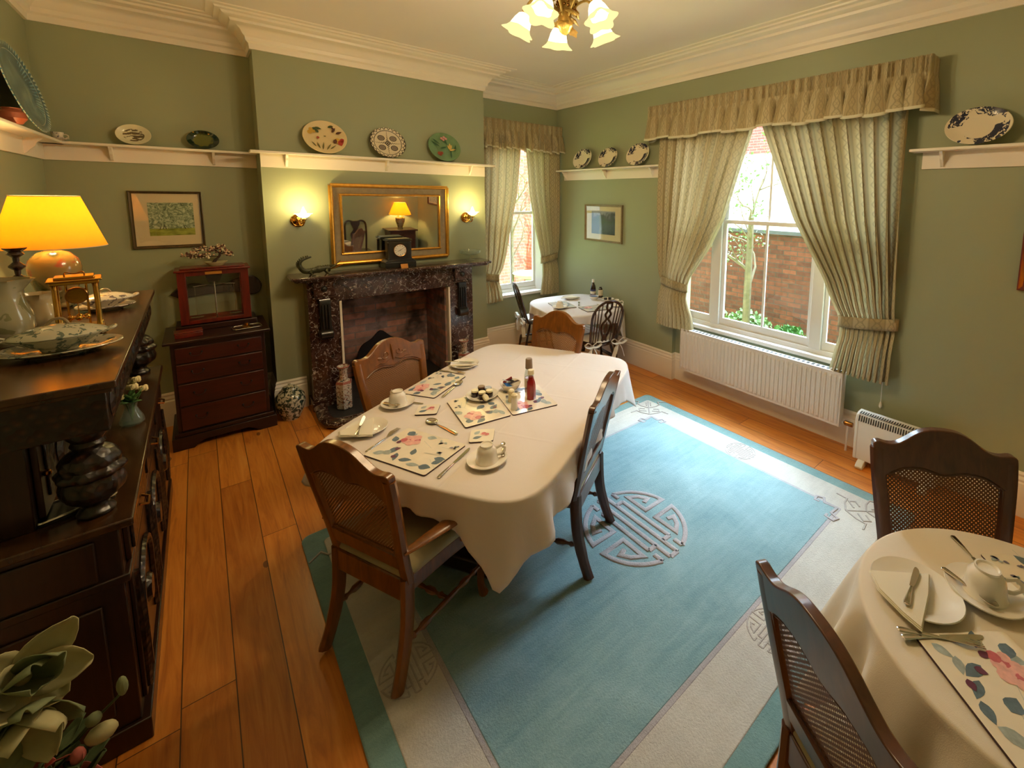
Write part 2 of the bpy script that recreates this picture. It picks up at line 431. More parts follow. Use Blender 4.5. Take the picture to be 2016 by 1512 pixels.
def shade_mat(name, col, tr=.6):
    N = NT(name)
    return N.done(N.n('MixShader', {0: tr, 1: N.bsdf(col, .8), 2: N.n('BsdfTranslucent', {'Color': col})}))
M['lampshade'] = shade_mat('yellow_lampshade', srgb(246, 196, 84))
M['glow'] = emis('lit_frosted_glass', (1, .84, .34, 1), .8)
M['glowmid'] = emis('lit_frosted_glass_throat', (1, .9, .6, 1), 2.2)
M['glowhot'] = emis('lit_bulb', (1, .86, .55, 1), 30)
M['glasspane'] = glass('window_glass', (.97, .99, .98, 1))
M['clear'] = glass('clear_glass', (.96, .98, .97, 1), .02, 1.5)
M['cutglass'] = glass('cut_glass', (.86, .92, .9, 1), .05, 1.55, .12, (.5, .6, .56, 1))
def mirm():
    N = NT('silvered_mirror'); return N.done(N.n('BsdfGlossy', {'Color': (.86, .9, .88, 1), 'Roughness': .01}))
M['mirror'] = mirm()
def floralplate(name, base, ink, r0, r1, scale=26, thr=.52, rim=None):
    """transfer-printed plate: plate lies in local XY"""
    N = NT(name); c = N.co(); x, y, z = N.sep(c)
    r = N.math('SQRT', N.math('ADD', N.math('MULTIPLY', x, x), N.math('MULTIPLY', y, y)))
    band = N.math('MULTIPLY', N.math('GREATER_THAN', r, r0), N.math('LESS_THAN', r, r1))
    n = N.noise(c, scale, 3, .65, 1.2); big = N.noise(c, scale*.28, 1)
    m = N.math('MULTIPLY', band, N.math('MULTIPLY', N.math('GREATER_THAN', n, thr), N.math('GREATER_THAN', big, .5)))
    col = N.mix(m, base, ink)
    if rim: col = N.mix(N.math('GREATER_THAN', r, rim[0]), col, rim[1])
    return N.done(N.bsdf(col, .15, 0, None, **{'Coat Weight': .4}))
def inkchina(name, base, ink, scale=30, thr=.55, ink2=None):
    N = NT(name); c = N.co(); n = N.noise(c, scale, 3, .6, 1.0)
    m = N.math('GREATER_THAN', n, thr); col = N.mix(m, base, ink)
    if ink2: col = N.mix(N.math('GREATER_THAN', N.noise(c, scale*.8, 2, .5, .5, 0), .62), col, ink2)
    return N.done(N.bsdf(col, .15, 0, None, **{'Coat Weight': .4}))
# ================================================================ room shell
XL, RX, YB, AY, CY, ZC = -.84, 3.94, -.95, 5.327, 5.0, 3.53
CX0, CX1 = .445, 2.615
WX = 4.0
def sbox(name, boxes, m):
    b = MB()
    for q in boxes: b.box(*q)
    return struct(b.build(name, m, smooth=False))
sbox('floor', [(XL-.15, WX+.25, YB-.15, AY+.25, -.12, 0)], M['floor'])
sbox('ceiling', [(XL-.15, WX+.25, YB-.15, AY+.25, ZC, ZC+.12)], M['ceil'])
sbox('wall_left', [(XL-.15, XL, YB-.15, AY+.25, 0, ZC)], M['wall'])
sbox('wall_front', [(XL, RX, YB-.15, YB, 0, ZC)], M['wall'])
W1a, W1b, W1s, W1t = 3.12, 1.10, .70, 2.86
sbox('wall_right', [(RX, WX+.25, YB-.15, W1b, 0, ZC), (RX, WX+.25, W1a, AY+.25, 0, ZC), (RX, WX+.25, W1b, W1a, W1t, ZC), (WX, WX+.25, W1b, W1a, 0, W1s)], M['wall'])
W2a, W2b, W2s, W2t = 2.84, 3.68, .72, 2.86
sbox('wall_back', [(XL, .85, AY, AY+.25, 0, ZC), (.85, 2.15, AY, AY+.25, 1.2, ZC), (2.15, W2a, AY, AY+.25, 0, ZC), (W2b, RX, AY, AY+.25, 0, ZC), (W2a, W2b, AY, AY+.25, 0, W2s), (W2a, W2b, AY, AY+.25, W2t, ZC)], M['wall'])
sbox('wall_chimney_breast', [(CX0, .93, CY, AY, 0, ZC), (2.06, CX1, CY, AY, 0, ZC), (.93, 2.06, CY, AY, 1.1, ZC)], M['wall'])
# sooty brick firebox
b = MB()
b.box(.82, .97, 4.86, 5.45, 0, 1.2); b.box(2.02, 2.17, 4.86, 5.45, 0, 1.2); b.box(.82, 2.17, 5.42, 5.56, 0, 1.2)
b.box(.85, 2.14, 4.9, 5.45, 1.14, 1.25)
struct(b.build('wall_firebox', M['firebrick'], smooth=False))
sbox('added_shade_block', [(XL-.15, WX+.25, YB-.15, AY+.25, ZC+.12, 6.6)], M['gardenbrick'])  # unseen block added above the ceiling so its shadow covers the garden wall
# cornice
pr = [(0, 3.285), (.018, 3.285), (.022, 3.33), (.04, 3.345), (.045, 3.375), (.06, 3.39), (.075, 3.42), (.105, 3.445), (.14, 3.455), (.145, 3.475), (.165, 3.48), (.19, 3.49), (.2, 3.505), (.235, 3.508), (.24, 3.52), (.285, 3.522), (.29, 3.53), (0, 3.53)]
b = MB()
b.sweep(pr, [(RX, YB), (RX, AY), (CX1, AY), (CX1, CY), (CX0, CY), (CX0, AY), (XL, AY), (XL, YB)], closed=True)
struct(b.build('trim_cornice', M['cream'], sharp=25))
# skirting
sk = [(0, 0), (.03, 0), (.03, .2), (.026, .215), (.026, .225), (.02, .235), (.022, .25), (.012, .27), (.014, .285), (.006, .3), (0, .3)]
b = MB(); b.sweep(sk, [(RX, YB), (RX, W1b), (WX, W1b), (WX, W1a), (RX, W1a), (RX, AY)]); struct(b.build('baseboard_right', M['cream'], sharp=25))
b = MB(); b.sweep(sk, [(RX-.02, AY), (CX1, AY), (CX1, CY), (2.36, CY)]); struct(b.build('baseboard_back', M['cream'], sharp=25))
b = MB(); b.sweep(sk, [(.68, CY), (CX0, CY), (CX0, AY), (XL+.02, AY)]); struct(b.build('baseboard_alcove', M['cream'], sharp=25))
b = MB(); b.sweep(sk, [(XL, AY), (XL, YB), (RX-.02, YB)]); struct(b.build('baseboard_left', M['cream'], sharp=25))

# plate shelves
def bracket_poly():
    return sm2([(0, 0), (.085, 0)], 1)+sm2([(.08, -.012), (.06, -.03), (.05, -.055), (.03, -.075), (.012, -.1), (0, -.105)], 3)
def plate_shelf(name, label, p, ang, L, brs, over0=0, over1=0, d=.125):
    """p: wall point, ang: direction along the wall, room is to the right-hand side of travel"""
    t = thing(name, label, 'shelf', (p[0], p[1], 2.29), ang)
    b = MB(); b.box(0, L, -.014, 0, 0, .118); b.build('backboard', M['cream'], t, bevel=.002)
    b = MB(); b.box(-over0, L+over1, -d, 0, .118, .138); b.build('shelf_board', M['cream'], t, bevel=.004)
    for x in brs:
        b = MB(); b.prism([(-(u+.014), v) for u, v in bracket_poly()], x-.009, x+.009, ax='x'); o = b.build('bracket', M['cream'], t, loc=(0, 0, .118)); 
    return t
plate_shelf('plate_shelf', 'long cream plate shelf on the chimney breast above the gilt mirror', (CX0, CY), 0, CX1-CX0, [.19, 1.05, 1.97], .075, .085)
plate_shelf('plate_shelf', 'cream plate shelf in the alcove above the tree picture', (XL, AY), 0, CX0-XL-.0, [.36, .98], 0, 0)
plate_shelf('plate_shelf', 'cream plate shelf high along the wall behind the sideboard, below the blue charger', (XL, YB), pi/2, AY-YB-.02, [1.2, 2.4, 3.6, 4.8, 5.72], 0, 0)
plate_shelf('plate_shelf', 'short cream plate shelf between corner and big window, over the landscape picture', (RX, AY-.19), -pi/2, AY-.19-3.30, [.06, .88, 1.68], .05, 0)
plate_shelf('plate_shelf', 'cream plate shelf beyond the big window, holding one blue and white oval dish', (RX, .90), -pi/2, 1.8, [.12, 1.0], .06, 0)

# ================================================================ windows
def window(name, O, rz, W, Z0, Z1, cols, rail, bars, thick=.05, depth=.02):
    """local X along wall, Y outward. cols: list of (x0,x1) sash columns; bars: glazing bar xs per column"""
    t = bpy.data.objects.new(name, None); COL.objects.link(t); t.location = O; t.rotation_euler = (0, 0, rz); t['kind'] = 'structure'
    f = MB(); y0, y1 = depth, depth+.11
    f.box(0, W, y0, y1, Z1-.05, Z1); f.box(0, W, y0, y1, Z0, Z0+.045)
    f.box(0, .045, y0, y1, Z0+.045, Z1-.05); f.box(W-.045, W, y0, y1, Z0+.045, Z1-.05)
    for (a, c), (d, e) in zip(cols, cols[1:]): f.box(c, d, y0-.012, y1, Z0+.045, Z1-.05)
    f.build('window_frame', M['white'], t, bevel=.004)
    for (a, c), bs in zip(cols, bars):
        s = MB()
        for (z0, z1, yy) in ((Z0+.045, rail+.02, y0+.02), (rail-.02, Z1-.05, y0+.05)):
            w = .035; bot = .075 if z0 < Z0+.1 else .035
            s.box(a, c, yy, yy+.03, z0, z0+bot); s.box(a, c, yy, yy+.03, z1-.04, z1)
            s.box(a, a+w, yy, yy+.03, z0+bot, z1-.04); s.box(c-w, c, yy, yy+.03, z0+bot, z1-.04)
            for x in bs: s.box(x-.011, x+.011, yy+.004, yy+.026, z0+bot, z1-.04)
        s.build('sash', M['white'], t, bevel=.003)
        g = MB(); g.box(a+.03, c-.03, y0+.033, y0+.036, Z0+.1, rail-.01); g.box(a+.03, c-.03, y0+.063, y0+.066, rail-.01, Z1-.08)
        g.build('glass_pane', M['glasspane'], t, smooth=False)
    s = MB(); s.box(-.02, W+.02, -.045, y0, Z0-.035, Z0+.004); s.build('window_sill', M['white'], t, bevel=.006)
    return t
WW = W1a-W1b
window('window_1', (WX, W1a, 0), -pi/2, WW, W1s, W1t, [(.045, .44), (.54, 1.48), (1.58, WW-.045)], 1.83, [[], [1.01], []])
window('window_2', (W2a, AY, 0), 0, W2b-W2a, W2s, W2t, [(.045, W2b-W2a-.045)], 1.83, [[.40]], depth=.1)
b = MB(); b.prism([(W2b, AY+.001), (W2b, AY+.1), (W2b-.055, AY+.1)], W2s, W2t); struct(b.build('trim_reveal', M['white'], smooth=False))

# ================================================================ curtains
def curtain(name, label, wp, outer, inner, z0, z1, n, cw, tie, group=None, amp=.046, d0=.088, seed=0, side=1):
    """wp(s, depth, z) -> world. outer/inner: tables z -> s"""
    rnd = random.Random(seed); ph = [rnd.uniform(-.5, .5) for _ in range(40)]
    root = thing(name, label, 'curtain', wp(outer[0][1], .02, z0))
    inv = Matrix.Translation(-V3(root.location))
    H = z1-z0; tz = tie
    def amp_at(z):
        d = abs(z-tz); return amp*(.25+.75*min(1, d/.45))
    def fn(u, v):
        z = z1-v*H
        so, si = interp(outer, z), interp(inner, z)
        s = lerp(so, si, u)
        w = 2*pi*n*u
        a = amp_at(z)
        k = int(u*n) % 40
        sw = sin(w+ph[3]*v); dd = a*((abs(sw)**.6)*(1 if sw > 0 else -1)*.85+.3*sin(2*w+1.3+ph[k]*.6)) + d0 + (-.045 if 1 else 0)*math.exp(-((z-tz)/.1)**2)
        dd += .012*sin(7*u+5*v)
        return wp(s+.020*sin(w+1.2+.5*ph[k]), dd, z)
    b = MB(); b.mat(inv); b.grid(n*9, 44, fn, 0, usc=cw, vsc=H)
    o = b.build('curtain_panel', M['curtain'], root, sharp=80, fixn=False)
    # tieback band
    so, si = interp(outer, tz), interp(inner, tz)
    def band(u, v):
        a = 2*pi*u
        s = (so+si)/2+cos(a)*(abs(si-so)/2+.02); dd = d0-.045+sin(a)*(.045)
        k = (s-si)/(so-si) if so != si else 0
        return wp(s, dd, tz-.04+v*.09+.05*k)
    b = MB(); b.mat(inv); b.grid(40, 3, band, 0, closed=True, usc=1.0, vsc=.09); b.build('tieback', M['curtain'], root, sharp=80, solid=.006)
    return root
wr = lambda s, d, z: (RX-d, s, z)
wb = lambda s, d, z: (s, AY-d, z)
curtain('curtain', 'patterned cream curtain of big window, swept towards the corner table', wr,
        [(.65, 3.26), (1.2, 3.26), (2, 3.28), (2.7, 3.27)], [(.62, 2.80), (.8, 2.83), (.98, 2.91), (1.1, 2.93), (1.2, 2.88), (1.28, 2.82), (1.55, 2.64), (1.87, 2.47), (2.31, 2.33), (2.65, 2.22), (2.8, 2.18)], .64, 2.8, 9, 1.7, 1.09, 'patterned window curtains', seed=1)
curtain('curtain', 'patterned cream curtain of big window, tied back beside the white heater', wr,
        [(.65, .96), (3, .97)], [(.62, 1.39), (.72, 1.37), (.95, 1.33), (1.05, 1.34), (1.15, 1.37), (1.41, 1.48), (1.65, 1.62), (1.9, 1.76), (2.3, 1.92), (2.67, 2.07), (2.8, 2.12)], .66, 2.8, 11, 2.0, 1.07, 'patterned window curtains', seed=2)
curtain('curtain', 'patterned cream curtain of narrow window, hanging beside the chimney breast', wb,
        [(.6, 2.69), (3, 2.70)], [(.62, 2.97), (.7, 2.965), (.97, 2.93), (1.1, 2.98), (1.3, 3.03), (1.63, 3.09), (2.1, 3.19), (2.7, 3.25)], .66, 2.8, 5, .9, .97, 'patterned window curtains', seed=3, amp=.022)
curtain('curtain', 'patterned cream curtain of narrow window, hanging in the room corner', wb,
        [(.6, 3.90), (3, 3.90)], [(.62, 3.60), (.75, 3.61), (1.1, 3.66), (1.2, 3.63), (1.35, 3.57), (1.62, 3.5), (2.1, 3.4), (2.7, 3.35)], .66, 2.8, 6, 1.0, 1.15, 'patterned window curtains', seed=4, amp=.022)
def pelmet(name, label, wp, s0, s1, z0, z1, n, d=.15, seed=0, ret=(True, True)):
    rnd = random.Random(seed)
    path = []
    sg = 1 if s1 > s0 else -1
    N = int(abs(s1-s0)/.012)
    if ret[0]: path += [(s0, d*i/8) for i in range(8)]
    path += [(s0+(s1-s0)*i/N, d) for i in range(N+1)]
    if ret[1]: path += [(s1, d-d*(i+1)/8) for i in range(8)]
    # cumulative length
    Ls = [0]
    for a, c in zip(path, path[1:]): Ls.append(Ls[-1]+math.hypot(a[0]-c[0], a[1]-c[1]))
    tot = Ls[-1]; zh = z1-.12
    cuts = [0]
    while cuts[-1] < tot: cuts.append(cuts[-1]+tot/n*rnd.uniform(.65, 1.35))
    root = thing(name, label, 'pelmet', wp((s0+s1)/2, .02, z0)); inv = Matrix.Translation(-V3(root.location))
    def fold(l):
        for i in range(len(cuts)-1):
            if l < cuts[i+1]:
                t = (l-cuts[i])/(cuts[i+1]-cuts[i]); return (sin(pi*t)**.45 if 0 < t < 1 else 0, i)
        return 0, 0
    def fold_t(l):
        for i in range(len(cuts)-1):
            if l < cuts[i+1]: return (l-cuts[i])/(cuts[i+1]-cuts[i])
        return 0
    zs = [z1, z1-.02, z1-.06, z1-.1, zh, zh-.03, zh-.08, z0+.09, z0+.06, z0+.02, z0]
    rows = []
    b = MB(); b.mat(inv)
    P = path; NP = len(P)
    def fn(i, z):
        s, dd = P[i]; l = Ls[i]
        nrm_s = -sg if (ret[0] and i < 8) else (sg if (ret[1] and i > NP-9) else 0)
        k, ci = fold(l); hz = (z1-z)/(z1-z0)
        if z >= zh-1e-6: o = .009*sin(l*210+ci)+.005*sin(l*97)
        else:
            q = (zh-z)/(zh-z0); o = .005*sin(l*260)*(1-q)+(k*.13-.075)*q**.5+.012*q*sin(l*37+ci*2)
        zz = z+(0 if z >= zh else ((zh-z)/(zh-z0))**1.5*(.030-.065*k*(.8+.2*math.cos(ci*1.7))))
        lat = 0 if (nrm_s or z >= zh) else .042*q*sin(2*pi*fold_t(l))
        return wp(s+nrm_s*o*.5+lat, dd+(o if nrm_s == 0 else 0), zz)
    for i in range(NP): rows.append([b.add(fn(i, z)) for z in zs])
    for i in range(NP-1):
        for j in range(len(zs)-1):
            m = 1 if j == len(zs)-2 else 0
            uv = [(Ls[i]*2.2, z1-zs[j]), (Ls[i+1]*2.2, z1-zs[j]), (Ls[i+1]*2.2, z1-zs[j+1]), (Ls[i]*2.2, z1-zs[j+1])]
            b.face((rows[i][j], rows[i+1][j], rows[i+1][j+1], rows[i][j+1]), m, uv)
    b.build('gathered_valance', [M['curtain'], M['lining']], root, sharp=80, fixn=False, solid=.004)
    r = MB(); r.mat(inv)
    for ss in ([(s0+.03*sg, 0), (s0+.03*sg, d-.03), (s1-.03*sg, d-.03), (s1-.03*sg, 0)],):
        for (a, c) in zip(ss, ss[1:]): r.tube([wp(a[0], a[1]+.001, z1-.03), wp(c[0], c[1]+.001, z1-.03)], .008, 6)
    r.build('curtain_rail', M['white'], root)
    return root
pelmet('pelmet', 'wide gathered cream pelmet above the big sash window', wr, 3.44, .86, 2.70, 3.05, 20, .165, 5)
pelmet('pelmet', 'short gathered cream pelmet above the narrow window beside the chimney breast', wb, 2.68, 3.92, 2.67, 3.03, 14, .15, 6, ret=(True, False))

# ================================================================ outdoors
sbox('ground', [(-6, 30, -12, 30, -.5, -.38)], M['grass'])
o = bpy.data.objects['ground']
t = thing('garden_wall', 'weathered red brick garden wall seen through the big window', 'wall', (7.1, 2, -.4))
b = MB(); b.box(-.1, .15, -5, 4.6, 0, 1.9); b.build('brickwork', M['gardenbrick'], t, smooth=False)
b = MB(); b.box(-.15, .2, -5, 4.6, 1.9, 1.96); b.build('coping', M['greypot'], t, smooth=False)
t = thing('neighbour_house', 'white rendered house with red brick upper storey beyond garden wall', 'house', (12, 4, -.4))
b = MB(); b.box(0, 4, -14, 6, 0, 3.75); b.build('rendered_wall', M['render'], t, smooth=False)
b = MB(); b.box(-.02, 4, -14, 6, 3.75, 6.6); b.build('brick_storey', M['pinkbrick'], t, smooth=False)
b = MB(); b.box(3.2, 9.5, 9.6, 9.9, -.4, 4.6); tag(b.build('boundary_wall', M['gardenbrickx'], smooth=False), 'tall sunlit brick wall seen through the narrow window', 'wall')
b = MB(); b.box(5.70, 5.98, 8.5, 9.0, -.4, 3.0); tag(b.build('brick_pier', M['gardenbrickx'], smooth=False), 'red brick pier at the edge of the narrow window view', 'pier')
def leafcloud(mb, c, r, n, size, seed, m=0):
    rd = random.Random(seed)
    for _ in range(n):
        a, e, q = rd.uniform(0, 2*pi), rd.uniform(-1, 1), rd.random()**.5
        p = V3((c[0]+r[0]*q*cos(a)*sqrt(1-e*e), c[1]+r[1]*q*sin(a)*sqrt(1-e*e), c[2]+r[2]*q*e))
        d = V3((rd.uniform(-1, 1), rd.uniform(-1, 1), rd.uniform(-.4, 1))).normalized()*size*rd.uniform(.6, 1.3)
        w = d.cross(V3((rd.uniform(-1, 1), rd.uniform(-1, 1), rd.uniform(-1, 1)))).normalized()*d.length*.38
        mb.face([mb.add(p), mb.add(p+d*.5+w), mb.add(p+d), mb.add(p+d*.5-w)], m)
def branches(mb, base, d, L, r, depth, rd, m=0, leaf=None):
    p = V3(base); pts = [p.copy()]; dd = V3(d).normalized()
    for i in range(4):
        dd = (dd+V3((rd.uniform(-.3, .3), rd.uniform(-.3, .3), rd.uniform(-.15, .25)))).normalized()
        p = p+dd*L/4; pts.append(p.copy())
    mb.tube(pts, [r*(1-.15*i) for i in range(5)], 5, m)
    if depth > 0:
        for k in range(3):
            q = pts[rd.randint(1, 4)]
            nd = (dd+V3((rd.uniform(-1, 1), rd.uniform(-1, 1), rd.uniform(-.4, .8)))).normalized()
            branches(mb, q, nd, L*.62, r*.5, depth-1, rd, m, leaf)
    elif leaf is not None: leaf.append(pts[-1])
def tree(name, label, base, h, seed, nb=4, leafm='leafpale', lsize=.09, lean=(0, 0, 1), depth=3, r=.05, nleaf=5):
    rd = random.Random(seed); t = thing(name, label, 'tree', base)
    b = MB(); tips = []
    b.tube([(0, 0, 0), (lean[0]*.5*h*.5, lean[1]*h*.25, h*.5), (lean[0]*h*.5, lean[1]*h*.5, h*.62)], [r*1.3, r, r*.8], 7)
    for k in range(nb):
        zz = h*(.3+.35*k/nb)
        branches(b, (lean[0]*zz*.5, lean[1]*zz*.5, zz), (cos(k*2.1), sin(k*2.1), 1.2), h*.24, r*.5, depth, rd, 0, tips)
    b.build('trunk', M['bark'], t)
    l = MB()
    for p in tips: leafcloud(l, p, (.18, .18, .18), nleaf, lsize, rd.random())
    l.build('foliage', M[leafm], t, smooth=False, fixn=False)
    return t
tree('apple_tree', 'pale barked young tree standing before the garden wall', (6.1, 3.44, -.4), 3.6, 3, 4, depth=2, r=.05, nleaf=26, lsize=.05)
tree('bare_shrub', 'bare twiggy shrub at the edge of the garden wall view', (6.2, 1.75, -.4), 2.0, 8, 4, depth=2, r=.03, nleaf=1)
tree('bare_tree', 'tangled bare tree filling the narrow window view', (4.95, 8.3, -.4), 3.8, 12, 7, depth=3, r=.04, nleaf=1, lsize=.06)
for i, (x, y, s, lb) in enumerate(((6.3, 3.55, .33, 'rounded green bush at the foot of the garden wall, left of the pale tree'), (6.1, 2.75, .25, 'small green bush at the foot of the garden wall, under bare twigs'), (5.6, 4.6, .25, 'yellow green plant seen through the side pane behind the curtain'))):
    b = MB(); leafcloud(b, (0, 0, 0), (s, s*1.2, s*.6), 420, .09, i); tag(b.build('garden_bush', M['leafpale' if i != 1 else 'leafgreen'], smooth=False, fixn=False, loc=(x, y, .12)), lb, 'bush')
t = thing('bird_bath', 'white stone bird bath standing on the lawn outside the narrow window', 'bird bath', (5.2, 8.0, -.4))
b = MB(); b.lathe([(.16, 0), (.16, .05), (.07, .1), (.06, .6), (.1, .7)], 16); b.build('pedestal', M['stone'], t)
b = MB(); b.lathe([(.05, .7), (.28, .76), (.36, .84), (.34, .85), (.2, .79), (.01, .78)], 24); b.build('basin', M['stone'], t)
for i, (x, y, m, h, lb) in enumerate(((4.2, 6.9, 'bluepot', .3, 'blue glazed pot of sprouting bulbs under the narrow window'), (4.55, 7.0, 'bluepot', .26, 'smaller blue pot of green leaves beside the bulb pot'), (4.45, 7.6, 'greypot', .5, 'large grey garden urn behind the blue pots'))):
    t = thing('garden_pot', lb, 'pot', (x, y, -.4))
    b = MB(); b.lathe([(.1, 0), (.16, h*.5), (.18, h), (.2, h), (.2, h+.03), (.15, h+.03), (.12, h*.6)], 18, m=0); b.build('pot', M[m], t)
    b = MB(); rd = random.Random(i)
    for k in range(26):
        a = rd.uniform(0, 2*pi); q = rd.uniform(.05, .2)
        b.tube([(0, 0, h), (q*.4*cos(a), q*.4*sin(a), h+.16), (q*cos(a), q*sin(a), h+.28+rd.uniform(-.05, .06))], [.014, .012, .002], 4, sq=(1, .3))
    b.build('leaves', M['leafgreen'], t)

# ================================================================ fireplace
t = thing('fireplace_surround', 'veined brown marble fireplace surround with black corbels below gilt mirror', 'fireplace', (1.515, CY-.003, 0))
OX = 1.515
def fp(name, m, fn, bevel=.004, par=None, **k):
    b = MB(); b.at(-OX, -CY); fn(b); return b.build(name, m, par or t, bevel=bevel, **k)
def slab(b):
    b.prism(rrect(1.96, .34, .05, 5, 1.55, 4.835), 1.285, 1.312)
    b.prism(rrect(1.90, .30, .04, 5, 1.55, 4.85), 1.262, 1.285)
fp('mantel_shelf', M['marble'], slab, .006)
fp('lintel', M['marble'], lambda b: b.box(.70, 2.33, 4.80, 4.997, 1.045, 1.262))
for x0, x1 in ((.70, .955), (2.055, 2.33)):
    fp('jamb', M['marble'], lambda b: (b.box(x0, x1, 4.80, 4.997, .10, 1.045), b.box(x0-.012, x1+.012, 4.785, 4.997, .0, .10)))
for x in (.83, 2.19):
    fp('corbel_block', M['marble'], lambda b: (b.box(x-.085, x+.085, 4.755, 4.80, 1.105, 1.255), b.box(x-.095, x+.095, 4.745, 4.80, 1.09, 1.105)))
    fp('boss', M['black'], lambda b: b.ell((x, 4.752, 1.18), (.028, .018, .028)), 0)
    pf = [(0, 0), (-.035, 0), (-.05, -.06), (-.045, -.2), (-.055, -.3), (-.045, -.34), (0, -.36)]
    def cor(b):
        b.prism([(4.80+u, 1.09+v) for u, v in sm2(pf, 3)], x-.045, x+.045, ax='x')
        for k in (-.025, 0, .025): b.tube([(x+k, 4.747, 1.03), (x+k, 4.742, .95), (x+k, 4.745, .8)], .011, 6)
        b.lathe([(.012, -.06), (.05, -.05), (.05, .05), (.012, .06)], 12, c=(x, 4.765, .745), ax='x')
    fp('corbel', M['black'], cor, .002)
for x in (.965, 2.045):
    fp('slip', M['cream'], lambda b: b.box(x-.010, x+.010, 4.79, 4.86, .0, 1.04), .002)
# hearth
t = thing('hearth', 'dark hearth slab with rounded marble kerb in front of fireplace', 'hearth', (1.515, 4.6, 0))
b = MB(); b.at(-1.515, -4.6); b.box(.72, 2.31, 4.36, 4.784, 0.002, .03); b.box(.972, 2.018, 4.784, 5.418, 0.002, .03); b.build('hearth_slab', plain('hearth_slate', srgb(44, 42, 42), .5, var=.3, scale=12), t, bevel=.003)
b = MB(); b.at(-1.515, -4.6)
kp = [(.74, 4.74), (.73, 4.48), (.745, 4.37), (.80, 4.315), (.9, 4.30), (2.13, 4.30), (2.23, 4.315), (2.285, 4.37), (2.3, 4.48), (2.29, 4.74)]
b.tube([(x, y, .045) for x, y in kp], .055, 12, sq=(1, .8)); b.build('kerb', M['marble'], t)
t = thing('fireback', 'dark scrolled iron fireback leaning in the brick fireplace', 'fireback', (1.42, 5.18, .03))
b = MB(); b.prism(sm2([(-.24, 0), (-.25, .26), (-.2, .4), (-.1, .46), (0, .54), (.1, .46), (.2, .4), (.25, .26), (.24, 0)], 4), -.015, .015, ax='y')
b.build('plate', M['ironblack'], t)
b = MB()
for k in range(4):
    r = .2-.045*k; b.tube([(r*cos(a/10*pi), -.022, .12+.04*k+r*1.25*sin(a/10*pi)) for a in range(11)], .011, 6)
b.build('scroll_relief', M['ironblack'], t)

# ================================================================ radiator, heater, cords
t = thing('radiator', 'long white panel radiator under the big window', 'radiator', (3.86, 2.10, .20))
def rad(u, v):
    y = .81-1.62*u; z = v*.45
    k = abs(((u*40) % 1)-.5)*2; e = min(1, v*14, (1-v)*14)
    return (-.025-.010*(1 if k > .5 else 0)*(1 if e >= 1 else 0), y, z)
b = MB(); b.grid(240, 24, rad); b.box(-.0245, .0, -.81, .81, 0, .45); b.build('front_panel', M['radwhite'], t, sharp=20)
b = MB(); b.box(.03, .05, -.80, .80, 0, .45); b.build('rear_panel', M['radwhite'], t, bevel=.003)
b = MB(); b.box(-.028, .052, -.815, .815, .45, .458); b.box(-.03, .054, -.825, -.81, 0, .458); b.box(-.03, .054, .81, .825, 0, .458); b.build('casing', M['radwhite'], t, bevel=.002)
b = MB()
for k in range(38): b.box(-.012, .04, -.79+k*.0418, -.765+k*.0418, .4585, .459)
b.build('grille', M['slot'], t)
b = MB(); b.tube([(.02, -.83, .03), (.02, -.87, .03), (.02, -.875, .02), (.02, -.875, -.2)], .009, 8); b.build('pipe', M['radwhite'], t)
b = MB(); b.lathe([(.018, -.03), (.02, -.02), (.02, .03), (.012, .04)], 12, c=(.02, -.885, .035), ax='y'); b.build('valve', M['brassdark'], t)
t = thing('convector_heater', 'small white convector heater standing by the skirting', 'heater', (3.80, .86, 0), 0)
pf = [(-.075, .05), (-.075, .36), (-.06, .405), (-.03, .42), (.03, .42), (.06, .405), (.075, .36), (.075, .05)]
b = MB(); b.prism([(x, z) for x, z in pf], -.25, .25, ax='y'); 
b = MB(); b.lathe([], 3) if 0 else None
b.prism(pf, -.25, .25, ax='y'); b.build('body', M['heatwhite'], t, bevel=.008)
b = MB()
for k in range(30):
    y = -.235+k*.0162; b.box(-.062, -.012, y, y+.008, .4195, .4215) ; b.mat(Matrix.Identity(4))
b.build('top_grille', M['slot'], t)
b = MB()
for k in range(30):
    y = -.235+k*.0162; b.face([b.add(p) for p in ((-.0768, y, .362), (-.0768, y+.008, .362), (-.0623, y+.008, .4045), (-.0623, y, .4045))])
b.build('front_slots', M['slot'], t, solid=.002)
b = MB(); b.box(-.0765, -.0752, .06, .13, .095, .103); b.build('badge', M['slot'], t)
for y in (-.2, .2):
    b = MB(); b.prism(sm2([(-.13, 0), (-.14, .02), (-.12, .035), (-.07, .055), (.07, .055), (.12, .035), (.14, .02), (.13, 0)], 2), y-.025, y+.025, ax='y'); b.build('foot', M['heatwhite'], t, bevel=.004)
for e in (-.252, .252):
    b = MB(); b.prism([(x*1.06, z) for x, z in pf], e-.012, e+.012, ax='y'); b.build('end_cap', M['heatwhite'], t, bevel=.006)
t = thing('blind_cord', 'thin white pull cord with acorn hanging below the curtain', 'cord', (3.915, 1.015, .45))
b = MB(); b.tube([(0, 0, .03), (.0, .002, .5), (.0, 0, 1.2)], .0022, 5); b.build('cord', M['white'], t)
b = MB(); b.lathe([(.004, .04), (.011, .02), (.013, 0), (.006, -.012), (.001, -.014)], 12); b.build('acorn', M['cream'], t)
for i, (y, lb) in enumerate(((1.0+.06, 'small brass coloured socket on the skirting nearer the radiator pipe'), )):
    b = MB(); b.box(-.008, 0, -.045, .045, -.03, .03); tag(b.build('socket', M['card'], loc=(3.908, y-.06, .17), bevel=.003), 'small ochre socket plate on skirting between radiator and heater', 'socket')

